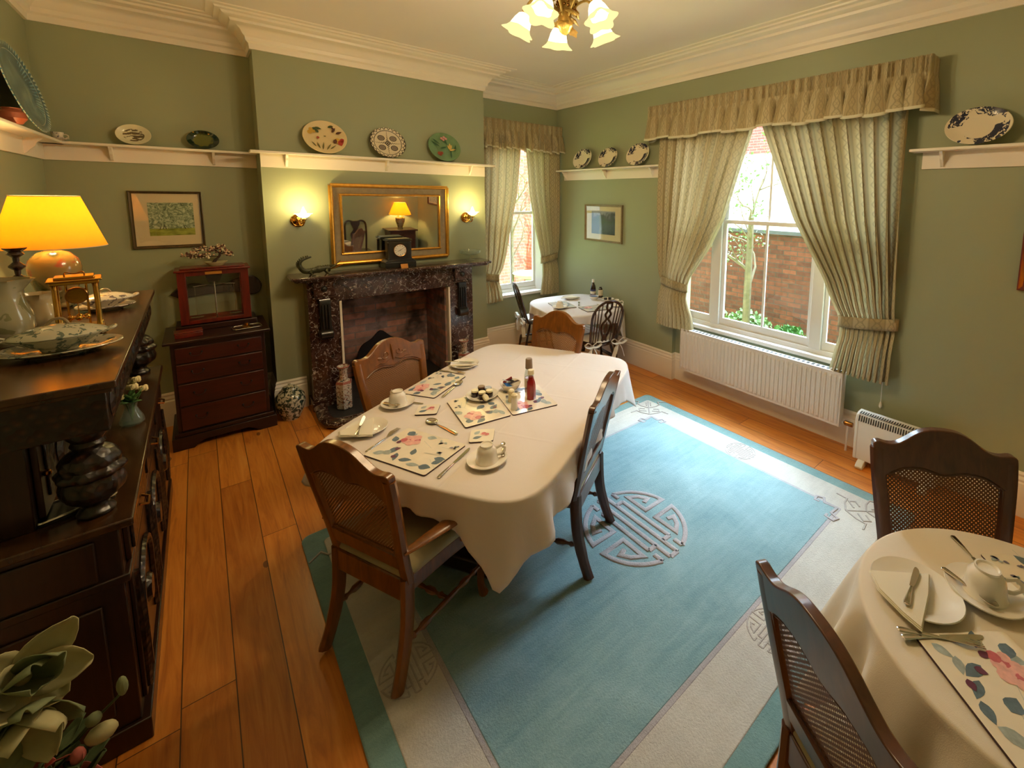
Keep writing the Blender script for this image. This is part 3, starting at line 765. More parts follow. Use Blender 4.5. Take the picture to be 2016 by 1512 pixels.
# ================================================================ rug
RX0, RX1, RY0, RY1 = .32, 3.40, .615, 3.0
t = thing('rug', 'large teal and cream carved wool rug with round medallion', 'rug', ((RX0+RX1)/2, (RY0+RY1)/2, 0))
w, h = RX1-RX0, RY1-RY0; Hh = .016
b = MB(); b.prism(rrect(w, h, .05, 5), .001, Hh-.003)
b.build('pile_border', M['rugedge'], t, bevel=.006, seg=3)
b = MB(); b.prism(rrect(w-.2, h-.2, .03, 5), .002, Hh); b.build('cream_band', M['rugcream'], t, bevel=.005, seg=3)
fw, fh = w-.70, h-.74
b = MB(); b.prism(rrect(fw+.045, fh+.045, .01, 3), .003, Hh+.0012); b.build('border_line', M['rugmauve'], t, bevel=.003)
b = MB(); b.prism(rrect(fw, fh, .01, 3), .004, Hh+.0035); b.build('teal_field', M['rugteal'], t, bevel=.003, seg=3)
def stroke(mb, pts, wd, z0, z1, m=0):
    P = [V3((p[0], p[1])) for p in pts]; L = []; R = []
    for i, p in enumerate(P):
        a = (P[i]-P[i-1]).normalized() if i > 0 else None; c = (P[i+1]-P[i]).normalized() if i < len(P)-1 else None
        if a is None: a = c
        if c is None: c = a
        n = V3((-(a+c)[1], (a+c)[0])); n = n.normalized() if n.length > 1e-6 else V3((-a[1], a[0]))
        k = wd/2/max(.5, n.dot(V3((-a[1], a[0])))); L.append(p+n*k); R.append(p-n*k)
    rows = []
    for A, D in zip(L, R):
        Ai, Di = A.lerp(D, .16), A.lerp(D, .84)
        rows.append([mb.add((q[0], q[1], zz)) for q, zz in ((A, z0), (A.lerp(D, .03), z0+(z1-z0)*.6), (Ai, z1), (Di, z1), (D.lerp(A, .03), z0+(z1-z0)*.6), (D, z0))])
    for a_, c_ in zip(rows, rows[1:]):
        for i in range(5): mb.face((a_[i], a_[i+1], c_[i+1], c_[i]), m)
    mb.face(rows[0][::-1], m); mb.face(rows[-1], m)
def medallion(mb, cx, cy, R, wd, z0, z1, rot=0):
    """round shou-like fret: central vertical bars, four key-fret quadrants"""
    def S(pts): stroke(mb, [(cx+x*R*cos(rot)-y*R*sin(rot), cy+x*R*sin(rot)+y*R*cos(rot)) for x, y in pts], wd, z0, z1)
    arc = lambda r, a, c, n=10: [(r*cos(radians(a+(c-a)*i/n)), r*sin(radians(a+(c-a)*i/n))) for i in range(n+1)]
    # spine bars and comb ends, running along local Y
    S([(-.09, -.93), (-.09, .93)]); S([(.09, -.93), (.09, .93)])
    S([(-.09, .93), (.09, .93)]); S([(-.09, -.93), (.09, -.93)])
    for sx in (1, -1):
        S([(sx*.27, -.60), (sx*.27, .60)]); S([(sx*.09, .60), (sx*.27, .60)]); S([(sx*.09, -.60), (sx*.27, -.60)])
        for sy in (1, -1):
            A = arc(.93, 70, 8, 12)
            S([(sx*.27, sy*.90)]+[(sx*x, sy*y) for x, y in A]+[(sx*.44, sy*.13), (sx*.44, sy*.62), (sx*.62, sy*.50), (sx*.72, sy*.34), (sx*.58, sy*.30)])
            S([(sx*.27, sy*.90), (sx*.27, sy*.72)])
b = MB(); medallion(b, .055, -.045, .335, .031, Hh+.002, Hh+.0095); b.build('medallion', M['rugmauve'], t, sharp=60)
for i, (mx, my, rr) in enumerate(((w/2-.225, -.03, 0), (-.0+.05, -h/2+.235, pi/2), (-w/2+.225, 0, 0), (.05, h/2-.235, pi/2))):
    b = MB(); medallion(b, mx, my, .125, .008, Hh-.001, Hh+.0025, rr); b.build('carved_medallion', M['rugcarve'], t)
for sx in (1, -1):
    for sy in (1, -1):
        b = MB(); X, Y = sx*(w/2-.31), sy*(h/2-.31)
        d = V3((sx, sy)).normalized(); n = V3((-d[1], d[0]))
        def Q(a, c): return (X-d[0]*.02+d[0]*a*1.1+n[0]*c*1.35, Y-d[1]*.02+d[1]*a*1.1+n[1]*c*1.35)
        for e in (1, -1):
            stroke(b, [Q(0, e*.0), Q(.03, e*.06), Q(.06, e*.09), Q(.02, e*.13)], .012, Hh-.001, Hh+.0035)
            stroke(b, [Q(.06, e*.02), Q(.06, e*.07), Q(.1, e*.07), Q(.1, e*.03)], .012, Hh-.001, Hh+.0035)
            stroke(b, [Q(.12, 0), Q(.15, e*.05), Q(.19, e*.08), Q(.24, e*.07), Q(.25, e*.13)], .012, Hh-.001, Hh+.0035)
            stroke(b, [Q(.16, e*.015), Q(.22, e*.015)], .012, Hh-.001, Hh+.0035)
        stroke(b, [Q(0, 0), Q(.24, 0)], .012, Hh-.001, Hh+.0035)
        b.build('carved_corner_motif', M['rugcarve'], t)
        b = MB(); X2, Y2 = sx*(fw/2), sy*(fh/2)
        for e in (1, -1):
            pts = [(X2-d[0]*a+n[0]*e*c, Y2-d[1]*a+n[1]*e*c) for a, c in ((.0, .0), (.06, .05), (.04, .1), (.08, .12), (.11, .08), (.09, .06))]
            stroke(b, pts, .018, Hh+.001, Hh+.006)
        b.build('corner_scroll', M['rugmauve'], t)
# ================================================================ cane-backed dining chairs
def shearM(a, b):  # y += a*z + b
    m = Matrix.Identity(4); m[1][2] = a; m[1][3] = b; return m
BK = shearM(-.2, -.215+.2*.46)
def turned(mb, p, q, r, m=0):
    p, q = V3(p), V3(q)
    prof = [(0, .8), (.06, .8), (.1, 1.25), (.13, .7), (.16, .75), (.2, 1.35), (.27, 1.35), (.31, .7), (.36, .95), (.5, 1.1), (.64, .95), (.69, .7), (.73, 1.35), (.8, 1.35), (.84, .75), (.87, .7), (.9, 1.25), (.94, .8), (1, .8)]
    mb.tube([p.lerp(q, t) for t, _ in prof], [r*k for _, k in prof], 8, m)
def cane_chair(name, label, wd, cane, arm=False, carve=False, group='cane-backed dining chairs'):
    t = thing(name, label, 'chair', group=group)
    for s in (-1, 1):
        b = MB(); b.tube(smoothpts([(s*.225, -.30, 0), (s*.218, -.262, .10), (s*.212, -.225, .26), (s*.212, -.215, .46)], 4), [.024]*5+[.026]*8, 8, sq=(.85, 1.3), up=(0, 1, 0)); b.build('leg', wd, t)
        b = MB(); b.tube(smoothpts([(s*.238, .225, .43), (s*.25, .24, .36), (s*.238, .226, .2), (s*.232, .222, .07), (s*.24, .235, 0)], 4), [.03, .031, .033, .034, .035, .033, .030, .027, .024, .021, .019, .018, .018, .019, .021, .024, .025], 10); b.build('leg', wd, t)
        b = MB(); b.mat(BK)
        pts = [(s*.212, 0, .44), (s*.214, 0, .55), (s*.232, 0, .72), (s*.246, 0, .87), (s*.25, 0, .96)]
        b.tube(smoothpts(pts, 4), .027, 8, sq=(1.15, .8), up=(0, 1, 0)); b.build('stile', wd, t)
    top = [(-.268, .945), (-.272, .978), (-.25, .99), (-.215, .984), (-.18, .988), (-.145, 1.008), (-.10, 1.04), (-.055, 1.058), (0, 1.063)]
    top = sm2(top+[(-x, z) for x, z in top[-2::-1]], 3)
    bot = sm2([(.252, .86), (.225, .85), (.2, .868), (.15, .893), (.08, .9), (.03, .887), (0, .882), (-.03, .887), (-.08, .9), (-.15, .893), (-.2, .868), (-.225, .85), (-.252, .86)], 2)
    b = MB(); b.mat(BK); b.prism(top+bot, -.017, .017, ax='y'); b.build('crest_rail', wd, t, bevel=.004)
    b = MB(); b.mat(BK); b.box(-.215, .215, -.016, .016, .50, .575); b.build('back_rail', wd, t, bevel=.004)
    b = MB(); b.mat(BK)
    b.grid(6, 8, lambda u, v: (lerp(-.22, .22, u)*(.95+.06*v), 0, lerp(.55, .905, v)), 0, usc=.45, vsc=.36)
    b.build('cane_panel', cane, t, fixn=False)
    b = MB(); b.mat(BK)
    ins = sm2([(-.198, .575), (-.212, .72), (-.222, .845), (-.2, .86), (-.15, .886), (-.08, .893), (0, .876), (.08, .893), (.15, .886), (.2, .86), (.222, .845), (.212, .72), (.198, .575)], 2)
    b.tube([(x, .008, z) for x, z in ins+[ins[0]]], .006, 6); b.tube([(x, -.008, z) for x, z in ins+[ins[0]]], .006, 6); b.build('beading', wd, t)
    b = MB(); b.mat(BK)
    for s in ((-1, 1) if carve else ()):
        sp = [(s*(.035+.028*(1-k/14)*cos(k*.75)+.06*(k/14)), .019, .965+.026*(1-k/14)*sin(k*.75)-.012*(k/14)) for k in range(15)]
        b.tube(sp, .004, 5); b.tube([(s*.02, .019, .93), (s*.06, .02, .915), (s*.1, .019, .925), (s*.14, .018, .915)], [.003, .006, .005, .002], 5)
        b.ell((s*.1, .018, .955), (.018, .005, .01), 0, 8, 5)
    if carve: b.tube([(0, .019, .92), (0, .021, .99), (0, .018, 1.03)], [.003, .008, .002], 6); b.build('carving', wd, t)
    seat = sm2([(-.215, -.225), (-.235, 0), (-.262, .17), (-.25, .235), (-.15, .262), (0, .268), (.15, .262), (.25, .235), (.262, .17), (.235, 0), (.215, -.225)], 3)
    b = MB(); b.prism(seat, .375, .45); b.box(-.2, .2, -.235, -.2, .35, .455); b.build('seat_frame', wd, t, bevel=.006)
    b = MB()
    n = len(seat); rows = []
    for sc, z in ((1, .447), (1.01, .462), (.985, .482), (.9, .496), (.7, .503), (.4, .506)):
        rows.append([b.add((x*sc, (y-.02)*sc+.02, z)) for x, y in seat])
    for A, B in zip(rows, rows[1:]):
        for i in range(n): b.face((A[i], A[(i+1) % n], B[(i+1) % n], B[i]))
    b.face(rows[-1]); b.build('seat', M['seat'], t, sharp=60)
    for s in (-1, 1):
        b = MB(); turned(b, (s*.214, -.24, .17), (s*.235, .21, .17), .012); b.build('stretcher', wd, t)
    b = MB(); turned(b, (-.222, 0, .17), (.222, 0, .17), .012); b.build('stretcher', wd, t)
    b = MB(); turned(b, (-.218, -.245, .30), (.218, -.245, .30), .011) ; b.build('stretcher', wd, t) if False else None
    if arm:
        for s in (-1, 1):
            b = MB()
            P = smoothpts([(s*.236, -.25, .60), (s*.268, -.17, .612), (s*.298, -.06, .62), (s*.304, .03, .62), (s*.288, .085, .606)], 5)
            R = [lerp(.018, .042, min(1, i/12)) for i in range(len(P))]; R[-1] = .026; R[-2] = .036
            b.tube(P, R, 12, sq=(1.0, .34)); b.build('arm', wd, t)
            b = MB(); b.tube(smoothpts([(s*.25, .08, .42), (s*.268, .09, .49), (s*.29, .05, .55), (s*.298, .02, .61)], 4), .016, 8); b.build('arm_support', wd, t)
    return t
def place(t, x, y, ang, z=0):
    t.location = (x, y, z); t.rotation_euler = (0, 0, radians(ang-90)); return t
zr = .0205
c1 = place(cane_chair('dining_chair', 'cane-backed armchair with curved wooden arms at the near end of the long table', M['chair'], M['cane'], arm=True), .655, 2.06, 24, zr)
c2 = place(cane_chair('dining_chair', 'cane-backed chair with carved crest, between fireplace and long table', M['chair'], M['cane'], carve=True), 1.045, 2.915, -70, 0.0)
ca = cane_chair('dining_chair', 'cane-backed chair at the far end of the long table, before the Windsor chairs', M['chair'], M['cane']); place(ca, 1.955, 2.95, 195, 0.0)
ca.location.z = .018
cb = cane_chair('dining_chair', 'dark cane-backed chair seen edge on, standing by the rug medallion', M['chaird'], M['caned']); place(cb, 1.47, 2.02, 121.6, zr)
cc = dup(cb, label='dark cane-backed chair behind the small round table, near the white heater'); place(cc, 2.07, .175, 215.5, .018)
cd = dup(cb, label='large dark cane-backed chair drawn up to the round table, backing onto the rug'); place(cd, 1.337, .191, -29.6, 0)
for o in cd.children:
    pass

# ================================================================ wheelback Windsor chairs
def windsor(label):
    t = thing('windsor_chair', label, 'chair', group='wheelback Windsor chairs')
    wd = M['windsor']
    b = MB(); b.lathe([(.01, .415), (.17, .418), (.198, .43), (.2, .445), (.19, .455), (.12, .45), (.01, .446)], 28, sy=.95); b.build('seat', wd, t)
    S = shearM(-.28, .28*.45-.15)
    b = MB(); b.mat(S)
    arc = [(-.165, 0, .44), (-.18, 0, .6), (-.19, 0, .75)]+[(-.19*cos(a*pi/12), 0, .77+.185*sin(a*pi/12)) for a in range(0, 13)]+[(.19, 0, .75), (.18, 0, .6), (.165, 0, .44)]
    b.tube(arc, .0145, 10, up=(0, 1, 0)); b.build('bow', wd, t)
    for s in (-1, 1):
        for x0, x1, z1 in ((.075, .085, .93), (.105, .125, .905), (.135, .16, .86)):
            b = MB(); b.mat(S); b.tube([(s*x0, 0, .44), (s*(x0+x1)/2, 0, .66), (s*x1, 0, z1)], [.006, .0085, .006], 7); b.build('spindle', wd, t)
    b = MB(); b.mat(S)
    def L(pts, r=.008): b.tube([(x, 0, z) for x, z in sm2(pts, 3)], r, 6, sq=(1, 1.2), up=(0, 1, 0))
    for s in (-1, 1):
        L([(s*.028, .44), (s*.02, .52), (s*.05, .60), (s*.055, .68), (s*.02, .73), (s*.012, .755), (s*.034, .80), (s*.012, .845), (s*.03, .88), (s*.028, .945)], .013)
    b.prism(sm2([(0, .56), (.022, .60), (.02, .65), (.006, .69), (0, .71), (-.006, .69), (-.02, .65), (-.022, .60), (0, .56)], 2), -.006, .006, ax='y')
    b.prism([(-.034, .44), (.034, .44), (.022, .56), (-.022, .56)], -.006, .006, ax='y')
    b.prism([(-.03, .925), (.03, .925), (.028, .95), (-.028, .95)], -.006, .006, ax='y')
    b.build('splat', wd, t)
    for sx, sy in ((-1, -1), (1, -1), (-1, 1), (1, 1)):
        b = MB(); b.tube([(sx*.11, sy*.11, .43), (sx*.135, sy*.135, .33), (sx*.15, sy*.155, .26), (sx*.17, sy*.175, .16), (sx*.19, sy*.2, 0)], [.012, .018, .013, .018, .011], 9); b.build('leg', wd, t)
    for s in (-1, 1):
        b = MB(); b.tube([(s*.165, -.165, .19), (s*.165, 0, .19), (s*.165, .165, .19)], [.008, .013, .008], 8); b.build('stretcher', wd, t)
    b = MB(); b.tube([(-.165, 0, .19), (0, 0, .19), (.165, 0, .19)], [.008, .013, .008], 8); b.build('stretcher', wd, t)
    return t
w1 = windsor('wheelback Windsor chair with its back to the long table, cream bow on its side'); place(w1, 3.30, 3.70, 78)
w2 = dup(w1, label='wheelback Windsor chair beside the narrow window, seen almost edge on'); place(w2, 3.26, 4.86, -20)
def cushion(w, label):
    t = thing('seat_cushion', label, 'cushion', (w.location.x, w.location.y, .452), w.rotation_euler.z, 'tie-on cushions')
    b = MB(); b.lathe([(.01, 0), (.16, .002), (.185, .014), (.18, .03), (.12, .04), (.01, .043)], 28, sy=.95); b.build('pad', M['cushion'], t)
    for s in (-1, 1):
        b = MB(); c = (s*.165, -.20, .0)
        for e in (-1, 1):
            b.tube(smoothpts([c, (c[0]+e*.06, c[1]-.02, .05), (c[0]+e*.10, c[1]-.02, .02), (c[0]+e*.04, c[1]-.02, -.01), c], 4), .010, 6, sq=(1.6, .3))
            b.tube(smoothpts([c, (c[0]+e*.035, c[1]-.02, -.06), (c[0]+e*.07, c[1]-.02, -.16)], 4), [.010]*4+[.015]*5, 6, sq=(1.6, .25))
        b.build('bow', M['cushion'], t)
    return t
cushion(w1, 'cream tie-on cushion with ribbon bows on the chair backing onto the long table')
cushion(w2, 'cream tie-on cushion on the Windsor chair beside the narrow window')

# ================================================================ tables and cloths
M['clothc'] = clothm('white_table_linen', srgb(236, 230, 228))
def superell(a, bb, n, N=160):
    o = []
    for i in range(N):
        th = 2*pi*i/N; c, s = cos(th), sin(th)
        o.append((a*abs(c)**(2/n)*(1 if c >= 0 else -1), bb*abs(s)**(2/n)*(1 if s >= 0 else -1)))
    # resample evenly
    L = [0]
    for i in range(N): L.append(L[-1]+math.hypot(o[(i+1) % N][0]-o[i][0], o[(i+1) % N][1]-o[i][1]))
    out = []; K = 220; j = 0
    for k in range(K):
        d = L[-1]*k/K
        while L[j+1] < d: j += 1
        t = (d-L[j])/max(1e-9, L[j+1]-L[j]); p, q = o[j], o[(j+1) % N]
        out.append((lerp(p[0], q[0], t), lerp(p[1], q[1], t)))
    return out, L[-1]
def drape(name, label, cat, m, a, bb, n, loc, rz, z, dropf, foldf, flare=.05, group=None, cornerflare=.0, rows=16, wr=.004):
    out, per = superell(a, bb, n); K = len(out)
    b = MB(); R = []
    for f in (.05, .25, .45, .65, .82, .93):
        R.append([b.add((x*f, y*f, z+wr*mnoise.noise(V3((x*f*3, y*f*3, 1.7)))+wr*.7*mnoise.noise(V3((x*f*9+y*f*3, y*f*2, 4.7))))) for x, y in out])
    nr = []
    for k in range(K):
        p, q = out[k-1], out[(k+1) % K]; d = V3((q[0]-p[0], q[1]-p[1])).normalized(); nr.append((d[1], -d[0]))
    q_ = [min(abs(x)/a, abs(y)/bb) for x, y in out]
    for j in range(rows+1):
        v = j/rows; row = []
        for k, (x, y) in enumerate(out):
            D = dropf(k/K, q_[k], x, y); e = .012
            if v < .15: ang = v/.15*pi/2; o = e*sin(ang); dz = e*(1-cos(ang))
            else: w = (v-.15)/.85; dz = e+(D-e)*w; o = e+flare*w*D/.3+foldf(k/K, w, q_[k], D)+cornerflare*max(0, (q_[k]-.6)/.3)*w
            row.append(b.add((x+nr[k][0]*o, y+nr[k][1]*o, z-dz)))
        R.append(row)
    cen = b.add((0, 0, z))
    for k in range(K): b.face((cen, R[0][k], R[0][(k+1) % K]))
    for A, B in zip(R, R[1:]):
        for k in range(K): b.face((A[k], B[k], B[(k+1) % K], A[(k+1) % K]))
    o = b.build(name, m, sharp=80, fixn=False, solid=.0015); o.location = loc; o.rotation_euler = (0, 0, rz)
    return tag(o, label, cat, group)
def sstep(x): x = max(0, min(1, x)); return x*x*(3-2*x)
TC, TR = (1.405, 2.475), radians(30.5)
t = thing('dining_table', 'dark oak dining table on carved pedestals under the long white cloth', 'table', (*TC, 0.016), TR)
b = MB(); out, _ = superell(.912, .637, 7.5); b.prism(out[::2], .725, .748); b.build('tabletop', M['darkwood'], t, bevel=.004)
for s in (-1, 1):
    b = MB(); b.cbox(s*.5, 0, .05, .16, .62, .10); b.build('foot', M['darkwood'], t, bevel=.02)
    for e in (-1, 1):
        b = MB(); b.lathe([(.05, .10), (.06, .14), (.045, .17), (.08, .25), (.105, .33), (.1, .42), (.05, .5), (.045, .55), (.06, .58), (.06, .62)], 18, c=(s*.5, e*.16, 0)); b.build('leg', M['oakcarve'], t)
    b = MB(); b.cbox(s*.5, 0, .675, .12, .7, .095); b.build('bearer', M['darkwood'], t, bevel=.01)
b = MB(); b.cbox(0, 0, .09, 1.0, .1, .07); b.build('stretcher', M['darkwood'], t, bevel=.01)
TZ = .775
def dropA(t_, q, x, y):
    d = .14+.015*sin(2*pi*t_*5)+.02*sin(2*pi*t_*3+1)
    for (tx, ty, k, wd_) in ((-.90, -.49, .27, .14), (.76, -.60, .24, .13), (-.85, .56, .03, .14), (.85, .55, .10, .12)):
        r = math.hypot(x-tx, y-ty); d += k*math.exp(-(r/wd_)**1.1)
    return d
def foldA(t_, w, q, D):
    c = sstep((q-.35)/.4)
    return w*(.010*sin(2*pi*t_*23+1.1)+.008*sin(2*pi*t_*41)+c*.02*sin(2*pi*t_*31+.5))
drape('tablecloth', 'large white tablecloth with pointed corners over the long dining table', 'tablecloth', M['cloth'], .925, .65, 7.5, (*TC, 0), TR, TZ, dropA, foldA, flare=.03, cornerflare=.02)

# round table
RC = (1.775, -.02); RZ = .765
t = thing('round_table', 'small round pedestal table hidden under the cream cloth', 'table', (*RC, 0))
b = MB(); b.lathe([(.01, .725), (.455, .725), (.462, .74), (.455, .752), (.01, .752)], 48); b.build('tabletop', M['darkwood'], t)
b = MB(); b.lathe([(.09, .05), (.06, .12), (.05, .3), (.07, .42), (.045, .6), (.09, .725)], 18); b.build('pedestal', M['darkwood'], t)
for k in range(4):
    b = MB(); a = k*pi/2+.6; b.tube(smoothpts([(.03*cos(a), .03*sin(a), .13), (.15*cos(a), .15*sin(a), .11), (.27*cos(a), .27*sin(a), .03), (.31*cos(a), .31*sin(a), .015)], 4), [.028]*6+[.02]*7, 8); b.build('leg', M['darkwood'], t)
drape('tablecloth', 'cream tablecloth hanging in deep folds over the small round table', 'tablecloth', M['clothcream'], .472, .472, 2, (*RC, 0), 0, RZ,
      lambda t_, q, x, y: .42+.10*sin(2*pi*t_*4+.9), lambda t_, w, q, D: w**.8*(.05*sin(2*pi*t_*13+.6)+.025*sin(2*pi*t_*21+2)), flare=.07, rows=22)

# corner table
KC = (3.38, 4.17); KR = radians(-8); KZ = .76
t = thing('corner_table', 'dark gateleg table under white cloth in the room corner', 'table', (*KC, 0), KR)
b = MB(); out, _ = superell(.48, .51, 3.2); b.prism(out[::3], .722, .745); b.build('tabletop', M['windsor'], t, bevel=.004)
for sx in (-1, 1):
    for sy in (-1, 1):
        b = MB(); b.lathe([(.03, 0), (.036, .03), (.022, .06), (.03, .12), (.03, .17), (.018, .2), (.026, .3), (.034, .42), (.02, .5), (.032, .55), (.032, .722)], 12, c=(sx*.33, sy*.37, 0)); b.build('leg', M['windsor'], t)
for s in (-1, 1):
    b = MB(); b.cbox(s*.33, 0, .145, .03, .72, .035); b.build('stretcher', M['windsor'], t, bevel=.004)
def dropK(t_, q, x, y):
    d = .12+.02*sin(2*pi*t_*4)
    return d+.32*sstep((q-.45)/.3)*(1 if y < 0 else .4)
drape('tablecloth', 'white tablecloth with hanging points on the corner table', 'tablecloth', M['clothc'], .49, .52, 3.2, (*KC, 0), KR, KZ, dropK,
      lambda t_, w, q, D: w*(.012*sin(2*pi*t_*17)+.006*sin(2*pi*t_*31)), flare=.02)

# ================================================================ court cupboard (sideboard)
SX, SY0, SY1 = -.25, 2.22, 4.10
SB = thing('sideboard', 'carved dark oak court cupboard with bulbous columns along the wall', 'sideboard', (XL+.02, (SY0+SY1)/2, 0))
def sp(name, m, fn, bevel=.004, par=None, **k):
    b = MB(); b.at(-(XL+.02), -(SY0+SY1)/2); fn(b); return b.build(name, m, par or SB, bevel=bevel, **k)
ym = (SY0+SY1)/2
def tb(b):
    b.box(XL+.02, SX, SY0-.03, SY1+.03, 1.392, 1.418)
    b.box(XL+.02, SX-.012, SY0-.018, SY1+.018, 1.376, 1.392)
sp('upper_top', M['oaktop'], tb, .004)
sp('frieze', M['oakcarve'], lambda b: b.box(XL+.02, SX-.03, SY0, SY1, 1.235, 1.376), .004)
def lowfr(b):
    for k in range(13): b.lathe([(.001, 0), (.045, .002), (.05, .012), (.03, .02), (.001, .022)], 12, c=(SX-.03-.01, SY0+.09+k*.142, 1.305), ax='x')
sp('frieze_roundels', M['oakcarve'], lowfr, 0)
colp = sm2([(.045, .902), (.05, .915), (.04, .93), (.035, .945), (.05, .96), (.075, .985), (.082, 1.02), (.075, 1.05), (.085, 1.06), (.088, 1.075), (.075, 1.09), (.078, 1.11), (.06, 1.14), (.038, 1.155), (.045, 1.17), (.04, 1.185), (.052, 1.205), (.055, 1.235)], 3)
for y in (SY0+.10, SY1-.10):
    sp('column', M['oakcarve'], lambda b: b.lathe(colp, 64, c=(SX-.10, y, 0), wob=lambda a, z: 1+.05*sin(8*a+14*z)*(sin(pi*(z-.95)/.19)**.5 if .95 < z < 1.14 else 0)), 0)
sp('recessed_cupboard', M['darkwood'], lambda b: b.box(XL+.02, SX-.24, SY0+.10, SY1-.10, .902, 1.235), .004)
for k in range(3):
    y0 = SY0+.14+k*.535
    d = sp('door', M['darkwood'], lambda b: (b.box(SX-.24, SX-.222, y0, y0+.5, .92, 1.22)), .003)
    sp('panel_carving', M['oakcarve'], lambda b: (b.box(SX-.222, SX-.214, y0+.06, y0+.44, .97, 1.17), b.lathe([(.001, 0), (.07, .003), (.05, .018), (.001, .02)], 16, c=(SX-.216, y0+.25, 1.07), ax='x')), .003, d)
    sp('knob', M['brassdark'], lambda b: b.ell((SX-.212, y0+.03, 1.07), .012), 0, d)
sp('lower_top', M['oaktop'], lambda b: b.box(XL+.02, SX, SY0-.02, SY1+.02, .872, .902), .006)
sp('lower_cabinet', M['darkwood'], lambda b: (b.box(XL+.02, SX-.04, SY0, SY1, .09, .872), b.box(XL+.02, SX-.015, SY0-.015, SY1+.015, 0, .09), b.box(XL+.02, SX-.025, SY0-.01, SY1+.01, .66, .69)), .004)
sp('side_moulding', M['darkwood'], lambda b: (b.box(XL+.06, SX-.10, SY0-.012, SY0, .16, .60), b.box(XL+.06, SX-.10, SY0-.01, SY0, .70, .85)), .006)
for k in range(3):
    y0 = SY0+.06+k*.6
    d = sp('drawer', M['darkwood'], lambda b: b.box(SX-.04, SX-.024, y0, y0+.56, .70, .855), .003)
    sp('drawer_carving', M['oakcarve'], lambda b: b.box(SX-.024, SX-.014, y0+.03, y0+.53, .725, .83), .003, d)
    sp('handle', M['brassdark'], lambda b: b.tube([(SX-.014, y0+.24, .78), (SX+.01, y0+.25, .77), (SX+.01, y0+.31, .77), (SX-.014, y0+.32, .78)], .005, 6), 0, d)
    d = sp('door', M['darkwood'], lambda b: (b.box(SX-.04, SX-.026, y0, y0+.56, .12, .65)), .003)
    def arch(b):
        pts = [(y0+.1, .17), (y0+.1, .45)]+[(y0+.28-.18*cos(a*pi/10), .45+.13*sin(a*pi/10)) for a in range(11)]+[(y0+.46, .17)]
        b.tube([(SX-.022, y, z) for y, z in pts], .014, 6); b.lathe([(.001, 0), (.06, .004), (.05, .02), (.001, .022)], 14, c=(SX-.026, y0+.28, .38), ax='x')
        for yy in (y0+.03, y0+.53): b.tube([(SX-.024, yy, .14), (SX-.022, yy, .38), (SX-.024, yy, .63)], [.012, .02, .012], 7)
    sp('door_carving', M['oakcarve'], arch, 0, d)

# ================================================================ chest of drawers
CH = thing('chest_of_drawers', 'dark mahogany chest of four drawers in the alcove beside the fireplace', 'chest of drawers', (.055, 5.0, 0))
def cp(name, m, fn, bevel=.003, par=None, **k):
    b = MB(); b.at(-.055, -5.0); fn(b); return b.build(name, m, par or CH, bevel=bevel, **k)
cp('carcass', M['mahogd'], lambda b: b.box(-.24, .36, 4.76, 5.29, .13, .87))
cp('top_board', M['mahogd'], lambda b: b.box(-.28, .40, 4.715, 5.29, .87, .893), .006)
def plinth(b):
    b.box(-.265, .385, 4.735, 5.29, .105, .135)
    po = [(-.28, 0), (-.28, .105), (.40, .105), (.40, 0), (.27, 0), (.24, .03), (.2, .05), (-.08, .05), (-.12, .03), (-.15, 0)]
    b.prism(po, 4.72, 4.745, ax='y'); b.box(-.28, -.255, 4.745, 5.29, 0, .105); b.box(.375, .40, 4.745, 5.29, 0, .105)
cp('plinth', M['mahogd'], plinth)
zz = .145
for hgt in (.205, .19, .165, .135):
    d = cp('drawer', M['mahog'], lambda b: b.box(-.215, .335, 4.748, 4.77, zz, zz+hgt-.012), .004)
    for x in (-.09, .21):
        def hd(b):
            zc = zz+hgt/2
            b.tube([(x-.035, 4.742, zc+.008), (x-.03, 4.728, zc-.008), (x, 4.724, zc-.018), (x+.03, 4.728, zc-.008), (x+.035, 4.742, zc+.008)], .003, 6)
            for e in (-.035, .035): b.ell((x+e, 4.745, zc+.008), .008, 0, 8, 5)
        cp('handle', M['ironblack'], hd, 0, d)
    zz += hgt
# ================================================================ small things: shared builders
def leafpts(L, w, n=5):
    up = [(L*i/n, w*sin(pi*(i/n)**.8)) for i in range(n+1)]
    return up+[(x, -y) for x, y in up[-2:0:-1]]
def xf(pts, x, y, a, s=1): return [(x+s*(p*cos(a)-q*sin(a)), y+s*(p*sin(a)+q*cos(a))) for p, q in pts]
M['matcream'] = plain('placemat_print_ground', srgb(238, 228, 208), .22, var=.04, scale=16, coat=.5)
M['matedge'] = plain('placemat_edge', srgb(58, 26, 34), .4)
M['leafink'] = plain('printed_leaf_slate', srgb(98, 118, 132), .3, var=.2, scale=60)
M['leafink2'] = plain('printed_leaf_pale', srgb(160, 172, 170), .3, var=.2, scale=60)
M['rosep'] = plain('printed_rose', srgb(230, 176, 166), .3, var=.15, scale=60)
M['rosed'] = plain('printed_rose_deep', srgb(200, 104, 112), .3, var=.15, scale=60)
M['plum'] = plain('printed_plum', srgb(104, 58, 84), .3, var=.15, scale=60)
M['lilac'] = plain('printed_lilac', srgb(120, 118, 140), .3, var=.15, scale=60)
MATM = [M['matcream'], M['matedge'], M['leafink'], M['leafink2'], M['rosep'], M['rosed'], M['plum'], M['lilac']]
